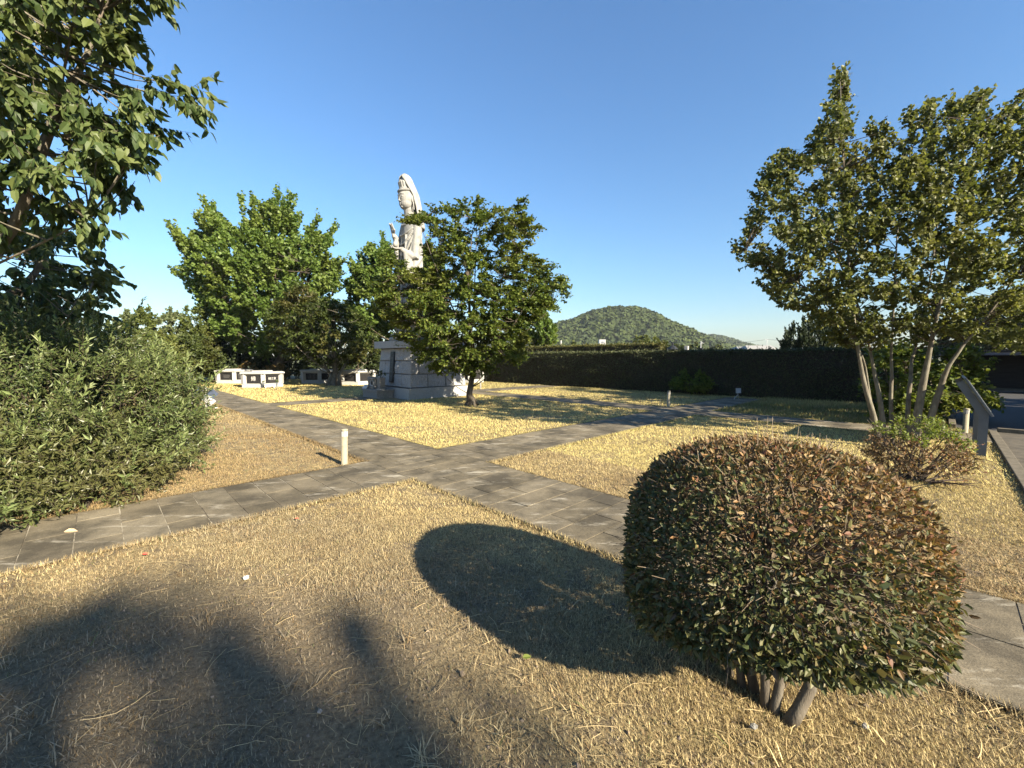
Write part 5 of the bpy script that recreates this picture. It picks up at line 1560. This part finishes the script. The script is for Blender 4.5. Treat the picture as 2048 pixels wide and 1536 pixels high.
sz = np.where(dry, RG.uniform(.015, .031, n), RG.uniform(.018, .036, n)) * np.where(zrel < .3, 1.25, 1.0) * np.exp(RG.normal(0, .15, n)) * .93
tv, tf = tpl_oval(.23, .06, .12)
V, F = place_leaves((tv, tf), P, ld, nr, sz)
mi = np.concatenate([np.repeat(dry.astype(int), 4), np.repeat(dry.astype(int), 2)])
mk('crown', V, F, [M['lf_bush'], M['lf_scorched']], rb, False, mi, base)
a = Acc()                                                              # fine twigs of the clipped surface
n = 5200
d = runit(n); rad = bush_r(d)
A_ = ctr + d * (rad * RG.uniform(.62, .9, n))[:, None]; B_ = A_ + norm(d + runit(n) * .7) * RG.uniform(.06, .20, (n, 1)) * np.clip(1.25 - RG.random((n, 1)), .4, 1)
a.sticks(A_, B_, .0021, .0010)
inner = ctr + d[:500] * (rad[:500] * .25)[:, None] - [0, 0, .12]
a.sticks(inner, A_[:500], .006, .0025)
a.build('twigs', M['bush_twig'], rb, False, base)
foot = [((1462, 1350), (1448, 1285)), ((1485, 1372), (1472, 1285)), ((1512, 1385), (1500, 1290)), ((1530, 1412), (1528, 1290)), ((1545, 1425), (1565, 1340)), ((1575, 1445), (1620, 1375))]
for k, (p0, p1) in enumerate(foot):
    A0 = GP(*p0); A0[2] = -.02
    B0 = AT(p1[0], p1[1], A0[1] * .97 + .06)
    d_ = (B0 - A0); C0 = B0 + d_ / max(d_[2], .05) * .30
    C0 = C0 * .5 + (ctr + np.array([0, 0, .05])) * .5
    Acc().tube(np.stack([A0, A0 * .6 + B0 * .4 + RG.normal(size=3) * .006, B0, (B0 + C0) / 2, C0]), np.array([.026, .022, .021, .018, .012]) * [.8, .85, 1, .9, .95, 1.25][k], 10).build('stem', M['bark'], rb, True, base)

# ragged shrub with dead branches at the foot of the many stemmed tree
base = np.array([5.35, 5.55, 0])
rg_ = thing('ragged_shrub', 'ragged half dead shrub with bare branches at the foot of the many stemmed tree', 'shrub', base)
C = ell_clumps(base + [0, 0, .35], (.55, .5, .42), 230, -.5)
hi = C[C[:, 2] > .5]; lo = C[C[:, 2] <= .5]
S, D, Ln = clump_twigs(hi[::2], base + [0, 0, .2], 3, .16, .5, .7, .6, .3)
finish_crown(rg_, 'green_crown', S, D, Ln, 9, .042, tpl_oval(.25, .05, .1), 'lf_lime', .1, .8, .4, -.02, base, True, 'dead_wood', .3, .002)
S, D, Ln = clump_twigs(lo, base + [0, 0, .2], 4, .18, .2, .7, .7, .3)
finish_crown(rg_, 'dry_crown', S, D, Ln, 6, .035, tpl_oval(.25, .05, .1), 'lf_scorched', .2, .8, .3, -.02, base, True, 'dead_wood', .3, .002)
a = Acc()
for k in range(46):
    an = RG.uniform(0, 6.28); L = RG.uniform(.5, .95)
    q = base + np.array([math.cos(an) * L * .55, math.sin(an) * L * .55, L * RG.uniform(.45, .9)])
    a.tube(bez(base + RG.normal(size=3) * [.12, .12, 0], q, RG.normal(size=3) * .06, 5), np.linspace(.011, .003, 5), 5)
for (x0, y0, x1, y1) in ((1845, 955, 1918, 921), (1850, 962, 1915, 948), (1855, 985, 1925, 962), (1868, 1000, 1928, 992), (1860, 975, 1905, 925), (1848, 950, 1890, 898), (1862, 1005, 1900, 985)):
    A0 = AT(x0, y0, 5.3); B0 = AT(x1, y1, 5.15 + RG.uniform(-.2, .2))
    A0[2] = max(A0[2], .02); B0[2] = max(B0[2], .08)
    P = bez(A0, B0, (0, 0, .03), 6); a.tube(P, np.linspace(.016, .005, 6), 6)
    for _ in range(3):
        k = RG.integers(2, 5); a.tube(bez(P[k], P[k] + RG.normal(size=3) * [.08, .08, .04] + (B0 - A0) * .25, RG.normal(size=3) * .02, 4), [.006, .005, .004, .003], 4)
a.build('dead_branches', M['dead_wood'], rg_, False, base)

# understory tree behind the many stemmed one
b0 = np.array([9.7, 10.4, 0])
tree('young_tree', 'low layered young tree with sunlit leaves between the stems and the car park', 'tree', b0,
     [(b0, .05), (b0 + [0, 0, .7], .04), (b0 + [.1, 0, 1.5], .015)],
     [(1745, 705), (1800, 692), (1880, 700), (1930, 690), (1980, 722), (1955, 742), (1985, 780), (1990, 806), (1930, 818), (1900, 832), (1830, 838), (1750, 820), (1738, 760)],
     10.4, 1.0, 210, 5, .32, 10, .085, tpl_round(.42, .05), 'lf_maple', .2, .75, .6, -.05, .05, 12, .03, 'bark', 1.0, .55, .003, .4)

# spiky conifer beyond the hedge
def upright(name, label, px, poly, Y, depth, n_cl, L, m, size, mat):
    b_ = AT(px, 700, Y); b_[2] = 0
    t = thing(name, label, 'tree', b_)
    top = AT(px, min(q[1] for q in poly) + 4, Y)
    Acc().tube(np.stack([b_, b_ * .5 + top * .5, top]), [.12, .08, .02], 8).build('trunk', M['bark_dark'], t, True, b_)
    C = crown_points(poly, Y, depth, n_cl)
    S, D, Ln = clump_twigs(C, b_ + [0, 0, top[2] * .5], 6, L, 1.6, .55, .3, .3)
    finish_crown(t, 'crown', S, D, Ln, m, size, tpl_rhomb(.2, .04, .05), mat, -.3, .4, .2, .08, b_, False)
upright('juniper_tree', 'dark spiky juniper rising over the hedge right of the cream house', 1625,
        [(1566, 712), (1566, 675), (1585, 662), (1600, 655), (1622, 652), (1660, 650), (1690, 668), (1720, 690), (1722, 712)], 24, 1.4, 110, .55, 16, .16, 'lf_conifer')

def far_tree(name, label, px, top, hw, Y, mat, k=26, size=.5, m=9, tw=5, group=None, low=.12, cat='tree', tpl=None, L=None):
    """a tree or bush seen small: short trunk, clumped crown"""
    b_ = AT(px, 700, Y); b_[2] = 0
    h = AT(px, top, Y)[2]; w = hw / F_PX * Y
    t = thing(name, label, cat, b_, 0, group)
    C = np.concatenate([ell_clumps(b_ + [0, 0, h * (.5 + low * .5)], (w * .92, w * .9, h * (.46 - low * .4)), k, -1.0), ell_clumps(b_ + [0, 0, h * .42], (w, w, h * .33), k // 2, -1.0)])
    C[:, 2] = np.maximum(C[:, 2], h * low + .1)
    S, D, Ln = clump_twigs(C, b_ + [0, 0, h * .35], tw, L or w * .30, .5, .8, .6, .4)
    p, d, nr, sz = leaves_on(S, D, Ln, m, size, .15, .8, .4, -.04, .3)
    V, F = place_leaves(tpl or tpl_rhomb(.38, .06), p, d, nr, sz)
    mk('crown', V, F, M[mat], t, False, None, b_)
    a = Acc(); a.tube(np.stack([b_ + [0, 0, -.05], b_ + [.02 * h, 0, h * .4], b_ + [0, .02 * h, h * .8]]), [max(.03, h * .018), h * .012, h * .004], 7)
    for q in farthest(C, 7):
        a.tube(bez(b_ + [0, 0, h * .25], q, (0, 0, -.05 * h), 5), np.linspace(h * .008, h * .002, 5), 4)
    a.build('trunk', M['bark_dark'], t, False, b_)
    return t
LB = 'tall shrubs along the back left edge'
far_tree('tall_shrub', 'olive shrub tinged yellow just above the willowy shrub', 215, 640, 42, 19, 'lf_back', 60, .11, 12, 6, LB)
far_tree('tall_shrub', 'pale feathery shrub tip left of the others along the back edge', 246, 611, 24, 27, 'lf_back_pale', 50, .15, 11, 6, LB)
far_tree('tall_shrub', 'green shrub with a yellow patch in the middle of the back left row', 290, 614, 40, 27, 'lf_back', 90, .16, 12, 6, LB)
far_tree('tall_shrub', 'pale grey green shrub between two greener ones in the back left row', 338, 614, 34, 28, 'lf_back_pale', 70, .16, 12, 6, LB)
far_tree('tall_shrub', 'taller green shrub of the back left row touching the broad ginkgo', 390, 612, 40, 29, 'lf_back', 90, .16, 12, 6, LB)
far_tree('tall_shrub', 'low green bush in front of the back left row', 310, 665, 60, 24, 'lf_back', 90, .14, 12, 6, LB)
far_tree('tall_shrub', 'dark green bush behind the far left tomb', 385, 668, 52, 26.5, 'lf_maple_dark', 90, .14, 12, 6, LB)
LU = 'dark shrubs under the ginkgos'
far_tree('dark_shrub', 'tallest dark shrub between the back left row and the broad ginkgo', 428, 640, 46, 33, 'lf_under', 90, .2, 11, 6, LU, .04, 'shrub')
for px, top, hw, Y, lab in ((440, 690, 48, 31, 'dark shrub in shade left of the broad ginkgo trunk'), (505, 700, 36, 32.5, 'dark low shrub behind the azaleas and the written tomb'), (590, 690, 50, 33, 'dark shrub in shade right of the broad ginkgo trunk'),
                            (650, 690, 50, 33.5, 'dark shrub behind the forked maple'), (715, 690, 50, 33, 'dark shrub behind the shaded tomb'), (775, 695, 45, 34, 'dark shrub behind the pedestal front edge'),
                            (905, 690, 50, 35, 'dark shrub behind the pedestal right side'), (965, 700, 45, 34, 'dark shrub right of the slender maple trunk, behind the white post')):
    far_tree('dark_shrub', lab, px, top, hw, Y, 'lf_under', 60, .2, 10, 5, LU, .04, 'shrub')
far_tree('azalea_bush', 'orange tinged azalea bush above the far left tomb', 493, 722, 18, 29.5, 'lf_azalea', 34, .11, 9, 5, 'azalea bushes behind the tombs', .05, 'bush')
far_tree('azalea_bush', 'yellow green azalea bush above the written tomb', 552, 727, 22, 28.5, 'lf_azalea', 34, .11, 9, 5, 'azalea bushes behind the tombs', .05, 'bush')
far_tree('hedge_shrub', 'small bright green shrub leaning against the dark hedge by the bollard', 1383, 742, 42, 18.7, 'lf_maple', 46, .10, 10, 5, None, .03, 'shrub')
LH = 'trees at the foot of the domed hill'
for px, top, hw, Y, mat, lab in ((1150, 686, 26, 95, 'lf_back', 'round olive tree left of the white building'), (1182, 688, 20, 105, 'lf_back', 'low olive tree just left of the white building'), (1228, 684, 18, 115, 'lf_back', 'olive tree just right of the white building'),
                                 (1256, 690, 16, 100, 'lf_back', 'low round tree above the end of the tall hedge'), (1284, 667, 17, 85, 'lf_back', 'yellow green tree standing tallest before the domed hill'), (1306, 673, 15, 80, 'lf_back', 'yellow green tree just left of the dark gravestone'),
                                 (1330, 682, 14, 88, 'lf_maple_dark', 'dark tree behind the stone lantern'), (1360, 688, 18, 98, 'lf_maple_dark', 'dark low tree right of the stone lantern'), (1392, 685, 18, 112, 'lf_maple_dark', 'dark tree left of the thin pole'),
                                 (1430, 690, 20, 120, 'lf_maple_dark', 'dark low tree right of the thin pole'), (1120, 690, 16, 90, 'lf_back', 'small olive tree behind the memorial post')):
    far_tree('hill_foot_tree', lab, px, top, hw, Y, mat, 26, .5, 8, 5, LH)
far_tree('dark_tree', 'big dark tree behind the black shed at the right edge', 2035, 575, 75, 40, 'lf_under', 120, .32, 10, 6, None, .1)
far_tree('dark_tree', 'dark rounded tree behind the shed, left of the biggest one', 1935, 655, 45, 44, 'lf_under', 70, .3, 10, 6, None, .1)

# tall trees outside the picture that throw shade into it
def shade_tree(label, u, v, h, w, mat, k=80, size=.24, low=.2, m=11, tw=6):
    b_ = W(u, v)
    t = thing('shade_tree', label, 'tree', b_, 0, 'shade trees round the garden')
    C = np.concatenate([ell_clumps(b_ + [0, 0, h * (.5 + low / 2)], (w, w, h * (.5 - low / 2)), k, -1.0)])
    S, D, Ln = clump_twigs(C, b_ + [0, 0, h * .4], tw, w * .28, .3, .8, .6, .4)
    p, d, nr, sz = leaves_on(S, D, Ln, m, size, .15, .8, .4, -.04, .3)
    V, F = place_leaves(tpl_rhomb(.42, .06), p, d, nr, sz)
    mk('crown', V, F, M[mat], t, False, None, b_)
    a = Acc(); a.tube(np.stack([b_, b_ + [.05, 0, h * .45], b_ + [0, .1, h * .85]]), [h * .022, h * .015, h * .004], 9)
    for q in farthest(C, 14):
        a.tube(bez(b_ + [0, 0, h * .3], q, (0, 0, -.03 * h), 6), np.linspace(h * .009, h * .002, 6), 5)
    a.build('trunk', M['bark'], t, True, b_)
for u, v, h, w, lab in ((-5.5, 16.6, 8.0, 2.1, 'tall dark evergreen shading the car park entrance'), (-6.5, 20.2, 10.5, 2.3, 'tall dark evergreen shading the right half of the hedge'), (-7.0, 24.2, 11, 2.4, 'tall dark evergreen shading the black shed'),
                        (-13, 18.2, 13, 2.6, 'tallest dark evergreen across the car park'), (-14, 23, 13, 2.8, 'tall dark evergreen beyond the end of the shed')):
    shade_tree(lab, u, v, h, w, 'lf_under', 130, .30, .04, 12, 7)
shade_tree('tree behind the viewer dappling the near lawn', -24.0, -.66, 13.3, 1.95, 'lf_cherry', 54, .19, .74, 10, 5)
shade_tree('second tree behind the viewer dappling the near lawn', -26.0, -2.8, 14.3, 2.4, 'lf_cherry', 66, .19, .70, 10, 5)

# ------------------------------------------------------------------ the air
hz = Acc().box((0, 0, 54), (1300, 1300, 55)).build('haze', bpy.data.materials.new('haze_air'))
hm = hz.data.materials[0]; hm.use_nodes = True
hn = hm.node_tree.nodes; hn.remove(hn['Principled BSDF'])
pv = hn.new('ShaderNodeVolumePrincipled')
pv.inputs['Color'].default_value = (0.80, 0.88, 1.0, 1); pv.inputs['Density'].default_value = 0.00013; pv.inputs['Anisotropy'].default_value = 0.0
hm.node_tree.links.new(pv.outputs[0], hn['Material Output'].inputs['Volume'])
setting(hz, 'stuff')
